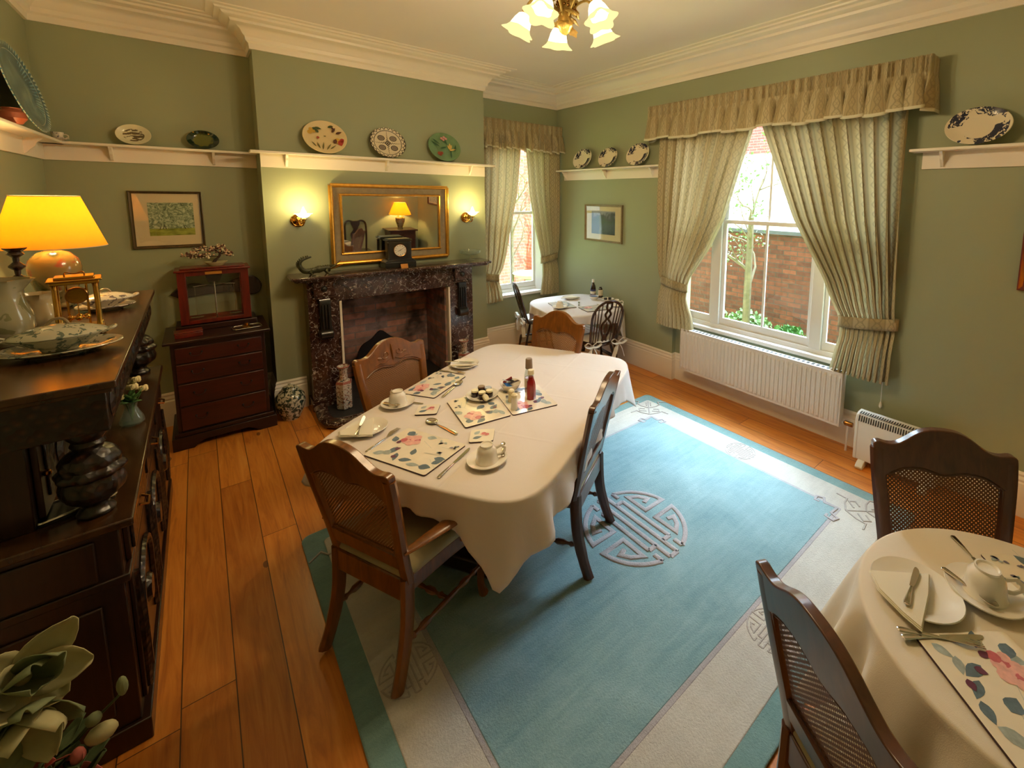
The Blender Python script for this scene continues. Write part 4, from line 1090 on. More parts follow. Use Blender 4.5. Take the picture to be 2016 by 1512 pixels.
def placemat(label, x, y, ang, L=.40, W=.28, z=TZ, seed=0, group='floral placemats', small=False):
    rd = random.Random(seed); b = MB(); h = .008
    b.prism(rrect(L, W, .012, 3), 0, h, 0 and 'z' or 'z', 0, 1, 1)
    zz = h+.0004; sc = W/.28
    if small:
        b.decal(xf(leafpts(.05, .014), -.045, -.03, .4), zz, 2); b.decal(xf(leafpts(.045, .014), -.04, .01, 1.0), zz+.0002, 3)
        for k in range(7): b.decal(circ(rd.uniform(.008, .014), 9, rd.uniform(0, .03), rd.uniform(-.01, .025)), zz+.0004+k*.00005, 4 if k % 2 else 5)
    else:
        R = [(-.13, .07, .9), (-.15, .01, 2.4), (-.10, -.02, -1.2), (-.13, -.07, -.3), (-.06, -.06, -1.0), (-.01, -.1, .1), (.05, -.11, .5), (.12, -.1, .3), (.16, -.06, 1.2), (-.03, .11, .2), (.02, -.045, 2.2), (.14, -.02, .5), (-.17, -.11, .4), (-.16, .11, -.5)]
        for k, (px, py, a) in enumerate(R):
            b.decal(xf(leafpts(rd.uniform(.05, .075), rd.uniform(.014, .022)), px*L/.4, py*sc, a+rd.uniform(-.3, .3)), zz+k*.00003, 2 if k % 3 else 3)
        for k in range(14):
            a = k*2.4; q = .045*sqrt(k/14)
            b.decal(circ(rd.uniform(.014, .024), 9, -.085*L/.4+q*cos(a), .055*sc+q*sin(a)*.8), zz+.0006+k*.00003, 4 if k % 4 else 5)
        for k in range(3): b.decal(xf(leafpts(.032, .012), (-.125+.03*k)*L/.4, (.0-.045*k)*sc, 1.9-k), zz+.0012, 6)
        for cxy in ((.13, .02), (.17, .09), (.08, .1)):
            for k in range(6): b.decal(xf(leafpts(rd.uniform(.014, .024), rd.uniform(.005, .008)), cxy[0]*L/.4+rd.uniform(-.012, .012), cxy[1]*sc+rd.uniform(-.012, .012), k*1.26+rd.uniform(-.6, .6)), zz+.0013, 7 if k % 2 else 3)
        for k in range(6):
            p = (rd.uniform(-.05, .17)*L/.4, rd.uniform(-.04, .12)*sc); b.decal(xf([(0, -.0006), (.09, -.0006), (.09, .0006), (0, .0006)], p[0], p[1], rd.uniform(-.6, .6)), zz+.0002, 3)
    o = b.build('coaster' if small else 'placemat', MATM, smooth=False, fixn=False)
    o.location = (x, y, z); o.rotation_euler = (0, 0, radians(ang))
    return tag(o, label, 'coaster' if small else 'placemat', group)
def flat(mb, outline, t, zf, m=0):
    n = len(outline); lo = [mb.add((x, y, zf(x)-t/2)) for x, y in outline]; hi = [mb.add((x, y, zf(x)+t/2)) for x, y in outline]
    mb.face(lo[::-1], m); mb.face(hi, m)
    for i in range(n): mb.face((lo[i], lo[(i+1) % n], hi[(i+1) % n], hi[i]), m)
def handle(mb, L, w=.0065, x0=0):
    mb.tube([(x0, 0, .004), (x0+L*.1, 0, .0045), (x0+L*.5, 0, .006), (x0+L*.9, 0, .004), (x0+L, 0, .003)], [w*1.45, w*1.5, w, w*.62, w*.5], 8, sq=(1, .45), up=(0, 0, 1))
    mb.ell((x0+.002, 0, .004), (.008, w*1.5, .003), 0, 8, 5)
def cutlery(kind, label, x, y, ang, L, z=TZ, tilt=0, group=None):
    t = thing(kind, label, 'cutlery', (x, y, z), 0, group); t.rotation_euler = (0, tilt, radians(ang))
    if kind == 'knife':
        b = MB(); handle(b, L*.47); b.build('handle', M['silver'], t)
        b = MB(); flat(b, sm2([(L*.46, -.005), (L*.6, -.009), (L*.85, -.0105), (L*.96, -.006), (L, .003), (L*.9, .0075), (L*.46, .006)], 2), .0015, lambda q: .004); b.build('blade', M['silver'], t)
    elif kind == 'fork':
        b = MB(); handle(b, L*.62); b.build('handle', M['silver'], t)
        b = MB(); zf = lambda q: .004+.010*sin(min(1, max(0, (q-L*.6)/(L*.4)))*pi*.9)
        out = [(L*.6, -.003), (L*.68, -.009), (L*.74, -.0125)]
        for k in range(4):
            y0 = -.0125+k*.0067; out += [(L, y0+.0006), (L, y0+.0034), (L*.78, y0+.0046)] + ([(L*.78, y0+.0062)] if k < 3 else [])
        out += [(L*.74, .0125), (L*.68, .009), (L*.6, .003)]
        flat(b, out, .0016, zf); b.build('tines', M['silver'], t)
    else:
        b = MB(); handle(b, L*.72); b.build('handle', M['silver'], t)
        b = MB(); R_ = L*.145
        b.grid(14, 5, lambda u, v: (L*.85+R_*v*cos(2*pi*u)*1.15, R_*.72*v*sin(2*pi*u), .0105-.0085*(1-v*v)), 0, closed=True, uv=False)
        b.build('bowl', M['silver'], t, solid=.0012, fixn=False)
    return t
def cup_saucer(label, x, y, z, ang=0, s=1.0, gc='upturned teacups', gs='saucers', m=None, slabel=None, up=False, spoon=False):
    m = m or M['china']
    b = MB(); b.lathe([(.001, .004), (.03, .004), (.033, .0), (.036, .004), (.06, .010), (.088, .019), (.097, .024), (.096, .027), (.085, .023), (.058, .014), (.034, .009), (.001, .008)], 32)
    o = b.build('saucer', m); o.scale = (s, s, s); o.location = (x, y, z); tag(o, slabel or ('saucer under the '+label), 'saucer', gs)
    t = thing('teacup', label, 'cup', (x, y, z+.010*s), radians(ang), gc); t.scale = (s, s, s)
    pr = [(.053, .0), (.055, .004), (.050, .02), (.047, .045), (.044, .062), (.034, .074), (.030, .078), (.031, .086), (.027, .086), (.024, .080), (.001, .079)]
    inn = [(.050, .001), (.046, .03), (.040, .062), (.001, .072)]
    b = MB()
    if up: q = [(r, .087-zz) for r, zz in pr]; qi = [(r, .087-zz) for r, zz in inn]; b.lathe(q[::-1]+qi, 28, cap=False)
    else: b.lathe(inn[::-1]+pr, 28, cap=False)
    b.build('bowl', m, t)
    b = MB(); k = (lambda v: .087-v) if up else (lambda v: v)
    b.tube([(.045, 0, k(.058)), (.07, 0, k(.066)), (.086, 0, k(.052)), (.084, 0, k(.034)), (.068, 0, k(.022)), (.048, 0, k(.022))], [.005, .0048, .0045, .0045, .0045, .005], 8, up=(0, 1, 0), sq=(1.5, .8)); b.build('handle', m, t)
    return t
def plate_prof(r): return [(.001, .004), (r*.5, .004), (r*.54, 0), (r*.58, .004), (r*.72, .010), (r*.97, .022), (r, .025), (r*.985, .028), (r*.74, .016), (r*.62, .009), (r*.5, .0075), (.001, .0075)]
def plate(label, x, y, z, r, m=None, cat='plate', group=None, name='side_plate'):
    b = MB(); b.lathe(plate_prof(r), 40); o = b.build(name, m or M['china']); o.location = (x, y, z); return tag(o, label, cat, group)
def napkin(label, x, y, z, ang, pts, group='folded napkins'):
    b = MB()
    for k in range(3):
        zz = k*.0035
        P = [(px*(1-.03*k), py*(1-.03*k)) for px, py in pts]
        n = 10; 
        b.prism(P, zz, zz+.003)
    o = b.build('napkin', M['napkin'], bevel=.001); o.location = (x, y, z); o.rotation_euler = (0, 0, radians(ang)); return tag(o, label, 'napkin', group)

# ---------------------------------------------------------------- long table
Z0 = TZ+.001
placemat('floral placemat nearest the armchair, between a fork and a knife', .738, 2.19, -65.4, .40, .285, Z0, 1)
placemat('floral placemat in front of the carved chair by the fireplace', 1.125, 2.91, 33, .37, .25, Z0, 2)
placemat('floral placemat under the plate of miniature jam pots', 1.185, 2.40, 82, .38, .27, Z0, 3)
placemat('glossy floral placemat under the ketchup bottles, salt and pepper', 1.478, 2.325, 78, .34, .29, Z0-.001, 4)
placemat('small square floral coaster beside the jam pots placemat, near the far teacup', .948, 2.578, -33, .125, .125, Z0, 5, 'floral coasters', True)
placemat('small square floral coaster next to the near teacup', 1.056, 2.098, -33, .125, .125, Z0, 6, 'floral coasters', True)
cup_saucer('white teacup upside down near the table corner by the knife', .962, 1.865, Z0, -20, gc='upturned teacups on the long table', gs='saucers on the long table', slabel='white saucer near the table corner under an upturned teacup')
cup_saucer('white teacup upside down across the table, on the fireplace side', .835, 2.76, Z0, 100, gc='upturned teacups on the long table', gs='saucers on the long table', slabel='white saucer on the fireplace side of the long table')
cutlery('teaspoon', 'teaspoon lying in the saucer near the table corner', 1.03, 1.83, 60, .11, Z0+.024)
cutlery('teaspoon', 'teaspoon lying in the saucer on the fireplace side', .765, 2.79, -62, .12, Z0+.024)
cutlery('fork', 'silver fork at the side of the placemat nearest the armchair', .548, 2.335, 33, .235, Z0)
cutlery('knife', 'silver knife between the armchair placemat and near teacup', .737, 1.90, 31.5, .255, Z0)
cutlery('spoon', 'silver dessert spoon lying alone in the middle of the near half', .962, 2.205, 103, .26, Z0)
cutlery('fork', 'silver fork beyond the placemat by the fireplace chair', 1.25, 3.13, -58, .21, Z0)
cutlery('spoon', 'silver spoon at the edge of the placemat by the fireplace chair', 1.085, 2.69, 38, .25, Z0)
cutlery('knife', 'silver knife with its blade showing between far teacup and coaster', .845, 2.84, -56, .20, Z0)
plate('white side plate with napkin at the corner beside the armchair', .607, 2.555, Z0, .105, group='side plates on the long table')
napkin('ivory napkin folded in a triangle on the corner side plate', .59, 2.56, Z0+.018, 62, [(-.10, -.07), (.11, -.03), (-.02, .12), (-.07, .1)])
cutlery('knife', 'silver knife resting on the napkin at the table corner', .535, 2.47, 66, .22, Z0+.034)
plate('white side plate with napkin at the far side near the fireplace', 1.43, 3.10, Z0, .105, group='side plates on the long table')
napkin('ivory napkin folded on the far side plate near the fireplace', 1.43, 3.10, Z0+.018, -40, [(-.11, -.06), (.11, -.03), (.02, .1)])
cutlery('knife', 'silver knife resting on the far napkin near the fireplace', 1.32, 3.19, -42, .22, Z0+.034)
plate('white saucer plate holding six miniature jam pots', 1.275, 2.52, Z0+.004, .10, group=None)
M['jamdark'] = plain('dark_jam', srgb(38, 20, 26), .15, coat=.6)
M['lidcream'] = plain('cream_lid', srgb(232, 222, 186), .35, var=.1, scale=90)
M['lidbrown'] = plain('brown_lid', srgb(120, 84, 60), .35, var=.1, scale=90)
M['lidblue'] = plain('pale_blue_lid', srgb(176, 182, 196), .35, var=.1, scale=90)
jl = ['cream lidded jam pot on the side towards the fireplace', 'cream lidded jam pot facing the armchair', 'brown lidded jam pot, highest on the plate', 'pale blue lidded jam pot beside the brown one', 'cream lidded jam pot nearest the salt cellar', 'tipped cream lidded jam pot leaning at the front of the plate']
for k, (dx, dy, lm) in enumerate(((-.035, .03, 'lidcream'), (-.012, -.022, 'lidcream'), (.015, .04, 'lidbrown'), (.05, .015, 'lidblue'), (.035, -.028, 'lidcream'), (-.035, -.06, 'lidcream'))):
    t = thing('jam_pot', 'miniature '+jl[k], 'jam pot', (1.275+dx, 2.52+dy, Z0+.0125+(.008 if k == 2 else 0)), 0, 'miniature jam pots')
    b = MB(); b.lathe([(.001, 0), (.021, 0), (.023, .004), (.023, .026), (.019, .032), (.001, .032)], 14); b.build('jar', M['jamdark'], t)
    b = MB(); b.lathe([(.021, .031), (.0225, .032), (.0225, .041), (.021, .043), (.001, .043)], 16); b.build('lid', M[lm], t)
    if k == 5: t.rotation_euler = (radians(50), 0, .6); t.location.z += .004
t = thing('sachet_bowl', 'small white bowl on the long table behind the jam pots', 'bowl', (1.47, 2.50, Z0))
b = MB(); b.lathe([(.03, 0), (.032, .006), (.05, .024), (.066, .05), (.07, .058), (.067, .058), (.048, .027), (.028, .010), (.001, .009)], 28); b.build('bowl', M['china'], t)
for k, (dx, dy, rz_, tl, c, lb) in enumerate(((-.025, -.01, .4, .5, (40, 100, 165), 'blue'), (.02, .02, 1.4, .6, (26, 26, 40), 'black'), (.015, -.02, 2.3, .5, (60, 44, 60), 'dark purple'), (-.01, .02, 2.9, .9, (170, 40, 50), 'red'), (-.03, .01, .9, .4, (210, 220, 230), 'white'))):
    b = MB(); b.prism(rrect(.065, .035, .003, 2), -.002, .002); o = b.build('sugar_sachet', plain('sachet_'+str(k), srgb(*c), .4), bevel=.001)
    o.location = (1.47+dx, 2.50+dy, Z0+.052+.006*k); o.rotation_euler = (tl, .4, rz_); tag(o, lb+' paper sachet poking out of the small white bowl', 'sachet', 'sachets in the bowl')
def shaker(label, x, y, h, cm):
    t = thing('salt_shaker', label, 'shaker', (x, y, Z0+.004), 0, 'salt and pepper')
    b = MB(); b.lathe([(.001, 0), (.019, 0), (.021, .004), (.018, h*.72), (.0175, h*.76), (.001, h*.76)], 12); b.build('body', cm, t)
    b = MB(); b.lathe([(.0185, h*.75), (.0195, h*.8), (.019, h*.9), (.012, h*.98), (.001, h)], 14); b.build('cap', M['lidcream'], t)
shaker('cream shaker nearer the jam pots mat edge, one of a pair', 1.345, 2.245, .105, M['china'])
shaker('pale shaker standing behind its twin beside the jam pots', 1.385, 2.345, .085, M['lidcream'])
M['ketch'] = plain('ketchup_red', srgb(150, 26, 22), .18, coat=.6)
M['labelw'] = plain('bottle_label', srgb(226, 214, 190), .5, var=.12, scale=60)
t = thing('ketchup_bottle', 'clear bottle of red ketchup standing at the front on the glossy placemat', 'bottle', (1.503, 2.305, Z0+.003))
b = MB(); b.lathe([(.001, 0), (.029, 0), (.031, .006), (.03, .09), (.026, .115), (.018, .14), (.016, .15), (.001, .15)], 8); b.build('bottle', M['ketch'], t)
b = MB(); b.lathe([(.0165, .148), (.0165, .17), (.017, .172), (.001, .173)], 12); b.build('neck', M['clear'], t)
b = MB(); b.lathe([(.019, .165), (.02, .168), (.02, .19), (.018, .194), (.001, .194)], 16); b.build('cap', M['lidcream'], t)
t = thing('sauce_bottle', 'taller bottle with grey brown cap behind the ketchup', 'bottle', (1.55, 2.40, Z0+.003))
b = MB(); b.lathe([(.001, 0), (.029, 0), (.03, .006), (.03, .12), (.024, .15), (.019, .165), (.001, .165)], 16); b.build('bottle', M['cutglass'], t)
b = MB(); b.lathe([(.001, .003), (.026, .003), (.026, .10), (.001, .10)], 16); b.build('sauce', M['ketch'], t)
b = MB(); b.lathe([(.0305, .04), (.0305, .10)], 16, cap=False); b.build('label', M['labelw'], t)
b = MB(); b.lathe([(.022, .163), (.024, .166), (.022, .225), (.019, .23), (.001, .23)], 16); b.build('cap', plain('cap_taupe', srgb(140, 120, 100), .4), t)

# ---------------------------------------------------------------- round table setting
q = RZ+.002
placemat('large floral placemat with deep pink rose at the front of the round table', 1.50, .015, -129, .38, .28, q, 21, 'floral placemats on the round table')
placemat('floral placemat on the far side of the round table, beyond the teacup', 2.02, -.05, 43, .38, .27, q, 22, 'floral placemats on the round table')
cup_saucer('large looking white teacup upside down on the round table', 1.85, .135, q, -60, 1.12, gc=None, gs=None, slabel='white saucer with teaspoon on the round table')
cutlery('teaspoon', 'teaspoon lying along the saucer on the round table', 1.845, .245, -112, .16, q+.026)
plate('white side plate partly covered by napkin on the round table', 1.685, .288, q, .13)
napkin('ivory napkin folded on the round table side plate', 1.66, .30, q+.022, 0, [(-.018, .115), (.124, -.03), (.02, -.05), (-.143, -.067), (-.125, -.015), (-.08, .07)][::-1])
cutlery('knife', 'small silver knife lying on the napkin of the round table', 1.575, .288, 5, .19, q+.036)
cutlery('knife', 'silver knife lying across the near placemat of the round table', 1.475, .268, -41, .24, q+.006)
cutlery('fork', 'silver fork crossing the knife on the near round table placemat', 1.49, .285, -55, .22, q+.008)
cutlery('knife', 'dark handled knife beside the far placemat of the round table', 2.10, .262, -136, .22, q)

# ---------------------------------------------------------------- corner table setting
k = KZ+.002
placemat('floral placemat on the corner table towards the narrow window', 3.20, 4.22, 75, .34, .24, k, 31, 'floral placemats on the corner table')
placemat('floral placemat on the corner table towards the long table', 3.42, 3.86, -12, .34, .24, k, 32, 'floral placemats on the corner table')
cup_saucer('white teacup upside down on the corner table towards the window', 3.09, 4.12, k, 30, .9, gc='upturned teacups on the corner table', gs='saucers on the corner table', slabel='white saucer on the corner table towards the window')
cup_saucer('white teacup upside down on the corner table towards the radiator', 3.68, 3.77, k, -40, .9, gc='upturned teacups on the corner table', gs='saucers on the corner table', slabel='white saucer on the corner table towards the radiator')
plate('white side plate with napkin at the back of the corner table', 3.50, 4.44, k, .10)
napkin('white napkin on the corner table side plate', 3.50, 4.44, k+.018, -30, [(-.13, -.05), (.12, -.04), (.03, .09)])
plate('small white dish with dark jam pots on the corner table', 3.80, 4.06, k, .085)
for i, (dx, dy, lb) in enumerate(((-.025, .01, 'dark jam pot in the corner table dish, towards the window'), (.03, -.01, 'dark jam pot in the corner table dish, towards the radiator'))):
    t = thing('jam_pot', lb, 'jam pot', (3.80+dx, 4.06+dy, k+.009), 0, 'jam pots on the corner table')
    b = MB(); b.lathe([(.001, 0), (.021, 0), (.022, .022), (.001, .024)], 12); b.build('jar', M['jamdark'], t)
    b = MB(); b.lathe([(.022, .022), (.022, .030), (.001, .031)], 12); b.build('lid', M['jamdark'], t)
t = thing('sugar_bowl', 'blue and white sugar bowl before the brown sauce bottle', 'bowl', (3.70, 4.21, k))
b = MB(); b.lathe([(.03, 0), (.05, .02), (.062, .05), (.058, .05), (.03, .012), (.001, .01)], 24); b.build('bowl', M['china'], t)
b = MB(); b.lathe([(.001, .042), (.055, .046)], 20); b.build('blue_sachets', M['bluepot'], t)
t = thing('brown_sauce_bottle', 'brown sauce bottle with white cap and dark label on the corner table', 'bottle', (3.80, 4.34, k))
M['brownsauce'] = plain('brown_sauce', srgb(44, 18, 14), .12, coat=.6)
M['labeld'] = plain('blue_label', srgb(58, 60, 104), .4); M['labelr'] = plain('red_label', srgb(150, 46, 56), .4)
b = MB(); b.lathe([(.001, 0), (.034, 0), (.036, .006), (.036, .12), (.03, .15), (.018, .175), (.015, .2), (.001, .2)], 16); b.build('bottle', M['brownsauce'], t)
b = MB(); b.lathe([(.0368, .03), (.0368, .105)], 20, cap=False); b.build('label', M['labeld'], t)
b = MB(); b.lathe([(.0374, .045), (.0374, .08)], 20, cap=False); b.build('label_band', M['labelw'], t)
b = MB(); b.lathe([(.0168, .195), (.018, .2), (.017, .235), (.001, .238)], 14); b.build('cap', M['white'], t)
t = thing('mustard_bottle', 'squat dark bottle with cream shield label beside the brown sauce', 'bottle', (3.85, 4.25, k))
b = MB(); b.lathe([(.001, 0), (.028, 0), (.032, .01), (.034, .08), (.026, .115), (.018, .125), (.018, .14), (.001, .142)], 16, sx=1.1, sy=.8); b.build('bottle', M['brownsauce'], t)
b = MB(); b.lathe([(.0335, .03), (.0350, .08), (.0300, .105)], 16, sx=1.11, sy=.82, cap=False); b.build('label', M['labelw'], t)
cutlery('fork', 'silver fork on the corner table by the window placemat', 3.33, 4.06, 50, .19, k+.004)
cutlery('knife', 'silver knife at the radiator end of the corner table', 3.53, 3.80, 80, .2, k)

# ================================================================ things on the sideboard
ST = 1.419
M['transfer'] = inkchina('transfer_printed_china', srgb(182, 176, 152), srgb(92, 104, 92), 26, .56)
M['transfer2'] = inkchina('printed_china_pink', srgb(216, 204, 184), srgb(110, 100, 104), 26, .6)
def tureen(name, label, x, y, z, rz_, s, m, platter=None):
    t = thing(name, label, 'tureen', (x, y, z), rz_)
    b = MB(); b.lathe([(.045*s, 0), (.05*s, .012*s), (.08*s, .03*s), (.112*s, .055*s), (.122*s, .062*s), (.118*s, .066*s), (.001, .066*s)], 30, sx=1.15, sy=.85); b.build('bowl', m, t)
    b = MB(); b.lathe([(.124*s, .067*s), (.118*s, .074*s), (.085*s, .09*s), (.05*s, .102*s), (.02*s, .108*s), (.001, .109*s)], 30, sx=1.15, sy=.85); b.build('lid', m, t)
    b = MB(); b.tube(smoothpts([(-.03*s, 0, .106*s), (-.012*s, 0, .128*s), (.015*s, 0, .13*s), (.03*s, 0, .107*s)], 4), .006*s, 8); b.build('lid_handle', M['goldd'], t)
    for e in (-1, 1):
        b = MB(); b.tube(smoothpts([(e*.125*s, -.02*s, .055*s), (e*.158*s, -.02*s, .07*s), (e*.165*s, 0, .074*s), (e*.158*s, .02*s, .07*s), (e*.125*s, .02*s, .055*s)], 4), .006*s, 8); b.build('handle', m, t)
    return t
b = MB(); pp = plate_prof(.13); b.lathe([(r, z*1.15) for r, z in pp], 44, sx=1.32, sy=1.0); o = b.build('oval_platter', M['transfer']); o.location = (-.442, 2.70, ST); tag(o, 'large oval platter under the lidded tureen at the front of the sideboard', 'platter')
tureen('tureen', 'lidded oval tureen standing on the big platter on the sideboard', -.448, 2.715, ST+.012, 0, .95, M['transfer'])
b = MB(); b.lathe(plate_prof(.105), 36, sx=1.1); o = b.build('tureen_stand', M['transfer2']); o.location = (-.41, 3.57, ST); tag(o, 'small printed plate under the second tureen at the back of sideboard', 'plate')
tureen('tureen', 'smaller lidded tureen behind the brass clock on the sideboard', -.41, 3.57, ST+.010, .3, .78, M['transfer2'])
t = thing('brass_clock', 'brass and glass carriage clock with pillars on the sideboard', 'clock', (-.432, 3.03, ST), .1)
b = MB(); b.cbox(0, 0, .012, .15, .125, .024); b.cbox(0, 0, .03, .135, .11, .012); b.build('base', M['brass'], t, bevel=.003)
b = MB(); b.prism([(-.082, -.068), (.082, -.068), (.082, .068), (-.082, .068)], .245, .253); b.cbox(0, 0, .238, .145, .12, .014); b.cbox(0, 0, .259, .12, .09, .012); b.build('roof', M['brass'], t, bevel=.003)
for sx in (-1, 1):
    for sy in (-1, 1):
        b = MB(); b.lathe([(.013, .034), (.010, .04), (.0085, .06), (.0085, .21), (.010, .225), (.013, .232)], 12, c=(sx*.06, sy*.046, 0)); b.build('pillar', M['brass'], t)
b = MB(); b.lathe([(.001, -.025), (.034, -.025), (.036, -.02), (.036, .02), (.034, .025), (.001, .025)], 24, c=(0, .0, .175), ax='y'); b.build('movement', M['brassdark'], t)
b = MB(); b.lathe([(.001, 0), (.03, 0)], 24, c=(0, -.0265, .175), ax='y'); b.build('dial', M['brass'], t)
for k4 in range(4):
    b = MB(); a = k4*pi/2; b.ell((.024*cos(a), .024*sin(a), .075), .012, 0, 10, 7); b.build('pendulum_ball', M['brass'], t)
for xx in (-.03, .03):
    b = MB(); b.tube([(xx, .02, .034), (xx, .02, .232)], .004, 8); b.build('rod', M['brass'], t)
b = MB(); b.tube([(0, 0, .15), (0, 0, .075)], .002, 6); b.lathe([(.03, .073), (.03, .077)], 16); b.build('pendulum', M['brass'], t)
b = MB(); b.tube(smoothpts([(-.03, 0, .264), (-.025, 0, .28), (0, 0, .273), (.025, 0, .28), (.03, 0, .264)], 4), .003, 6); b.build('top_handle', M['brassdark'], t)
M['jugm'] = inkchina('mottled_cream_jug', srgb(150, 142, 112), srgb(120, 116, 82), 10, .55)
M['creamjug'] = plain('cream_earthenware', srgb(186, 166, 124), .2, coat=.4)
def jug(label, x, y, r, h, m, ang, ruf=.0):
    t = thing('jug', label, 'jug', (x, y, ST), ang, 'jugs on the sideboard')
    b = MB(); b.lathe([(.001, 0), (r*.62, 0), (r*.7, h*.04), (r, h*.25), (r*.98, h*.42), (r*.78, h*.66), (r*.72, h*.8), (r*.85, h*.96), (r*.9, h), (r*.86, h), (r*.68, h*.8), (r*.7, h*.6), (.001, h*.55)], 28, wob=lambda a, z: 1+(.35*math.exp(-((a-pi)/.35)**2)+ruf*sin(9*a))*(max(0, z/h-.8)/.2)); b.build('body', m, t)
    b = MB(); b.tube(smoothpts([(r*.75, 0, h*.9), (r*1.35, 0, h*.98), (r*1.5, 0, h*.7), (r*1.2, 0, h*.42), (r*.95, 0, h*.35)], 4), r*.11, 8); b.build('handle', m, t)
jug('tall mottled cream jug at the wall end of the sideboard', -.635, 2.98, .088, .275, M['jugm'], pi*.95, .07)
jug('short glossy cream jug between the tall jug and brass clock', -.588, 3.26, .066, .165, M['creamjug'], pi*.1+pi, .10)
t = thing('candlestick', 'turned dark candlestick in front of the yellow lampshade', 'candlestick', (-.645, 3.33, ST))
b = MB(); b.lathe([(.05, 0), (.052, .01), (.03, .03), (.014, .05), (.022, .07), (.032, .11), (.012, .15), (.010, .19), (.026, .215), (.030, .225), (.026, .235), (.009, .25), (.011, .27), (.026, .285), (.026, .292), (.010, .31), (.011, .33), (.028, .345), (.020, .356), (.036, .370), (.038, .376), (.001, .376)], 18); b.build('stem', M['windsor'], t)
t = thing('table_lamp', 'table lamp with wide yellow shade and floral ginger jar base', 'lamp', (-.605, 3.78, ST))
M['lampjar'] = None
def lampjar():
    N = NT('floral_ginger_jar'); c = N.co(); n = N.noise(c, 9, 3, .5, .8)
    col = N.ramp(n, [(.36, srgb(66, 70, 30)), (.45, srgb(130, 114, 70)), (.55, srgb(132, 116, 74)), (.59, srgb(150, 84, 62)), (.72, srgb(112, 84, 36))])
    return N.done(N.bsdf(col, .18, 0, None, **{'Coat Weight': .4}))
M['lampjar'] = lampjar()
b = MB(); b.lathe([(.045, .0), (.055, .01), (.055, .02), (.045, .03), (.05, .05), (.08, .11), (.098, .18), (.1, .225), (.09, .27), (.06, .305), (.035, .315), (.03, .325)], 36); b.build('base', M['lampjar'], t)
b = MB(); b.lathe([(.012, .32), (.012, .40), (.018, .41), (.018, .44), (.001, .44)], 12); b.build('lamp_holder', M['brass'], t)
b = MB(); b.lathe([(.205, .335), (.207, .337), (.124, .61), (.122, .612), (.120, .610), (.203, .337)], 56, cap=False); b.build('lamp_shade', M['lampshade'], t)
b = MB()
for (r, zc) in ((.206, .337), (.123, .611)): b.tube([(r*cos(2*pi*i/56), r*sin(2*pi*i/56), zc) for i in range(57)], .0025, 6)
b.build('shade_trim', M['lining'], t)
b = MB(); b.ell((0, 0, .475), .028, 0, 14, 8); b.build('bulb', M['glowhot'], t)
LAMP_BULB = (-.605, 3.78, ST+.53)
def flower_vase(name, label, x, y, z, h, seed):
    t = thing(name, label, 'flowers', (x, y, z))
    b = MB(); b.lathe([(.001, .002), (.036, 0), (.046, .012), (.043, .035), (.028, .07), (.022, .09), (.028, .118), (.026, .118), (.02, .09), (.026, .068), (.038, .035), (.036, .012), (.001, .008)], 24, wob=lambda a, z: 1+.03*sin(12*a)); b.build('vase', M['cutglass'], t)
    rd = random.Random(seed); b = MB(); f = MB(); lf = MB()
    for kk in range(7):
        a = rd.uniform(0, 2*pi); q = rd.uniform(.02, .055); zt = rd.uniform(.15, .22); p = (q*cos(a), q*sin(a), zt)
        b.tube([(0, 0, .02), (p[0]*.3, p[1]*.3, .1), p], .002, 5)
        for j in range(9):
            aa = j*2.4; rr = .016; f.ell((p[0]+rr*.6*cos(aa), p[1]+rr*.6*sin(aa), p[2]+.004*(j % 3)), (.010, .010, .013), 0, 7, 5)
    for kk in range(16):
        a = rd.uniform(0, 2*pi); M2 = Matrix.Translation((0, 0, .115)) @ Matrix.Rotation(a, 4, 'Z') @ Matrix.Rotation(-rd.uniform(.1, 1.0), 4, 'Y')
        lf.mat(M2); lf.decal(leafpts(rd.uniform(.06, .09), .016), .0, 0)
    b.build('stems', M['leafgreen'], t); f.build('blooms', plain('cream_petals_'+str(seed), srgb(236, 220, 166), .6), t); lf.build('leaves', M['leafgreen'], t, fixn=False, solid=.001)
    return t
flower_vase('flower_vase', 'small cut glass vase of cream flowers on the lower sideboard ledge', -.318, 3.13, .903, .1, 3)
t = thing('beaded_tray', 'small silver edged dark tray on the near end of the ledge', 'tray', (-.42, 2.42, .903), .35)
b = MB(); b.prism(rrect(.2, .13, .02, 3), 0, .012); b.build('tray', M['black'], t)
b = MB(); b.tube([(x, y, .013) for x, y in rrect(.2, .13, .02, 4)+[rrect(.2, .13, .02, 4)[0]]], .005, 6); b.build('beaded_rim', M['silver'], t)

# ================================================================ big silk flowers near the camera
t = thing('silk_flowers', 'arrangement of large silk magnolias and buds before the sideboard', 'flowers', (-.40, 1.66, 0))
b = MB(); b.lathe([(.001, 0), (.11, 0), (.12, .02), (.09, .08), (.12, .2), (.13, .3), (.09, .42), (.07, .47), (.085, .5), (.08, .5), (.06, .46), (.001, .44)], 28); b.build('vase', M['greypot'], t)
M['petal'] = plain('silk_petal_cream', srgb(176, 170, 128), .7, var=.12, scale=14)
M['petalg'] = plain('silk_petal_green', srgb(120, 130, 94), .7, var=.15, scale=14)
M['petalp'] = plain('silk_petal_pink', srgb(200, 110, 104), .7, var=.15, scale=14)
M['silkleaf'] = plain('silk_leaf', srgb(70, 84, 50), .7, var=.25, scale=14)
def petal(mb, Mx, L, W, cup, m):
    mb.mat(Mx)
    mb.grid(6, 6, lambda u, v: (L*v, W*(u-.5)*2*sin(pi*min(.97, v*.82+.14))**.8, cup*L*(v*v)+.35*W*((u-.5)*2)**2), m, uv=False)
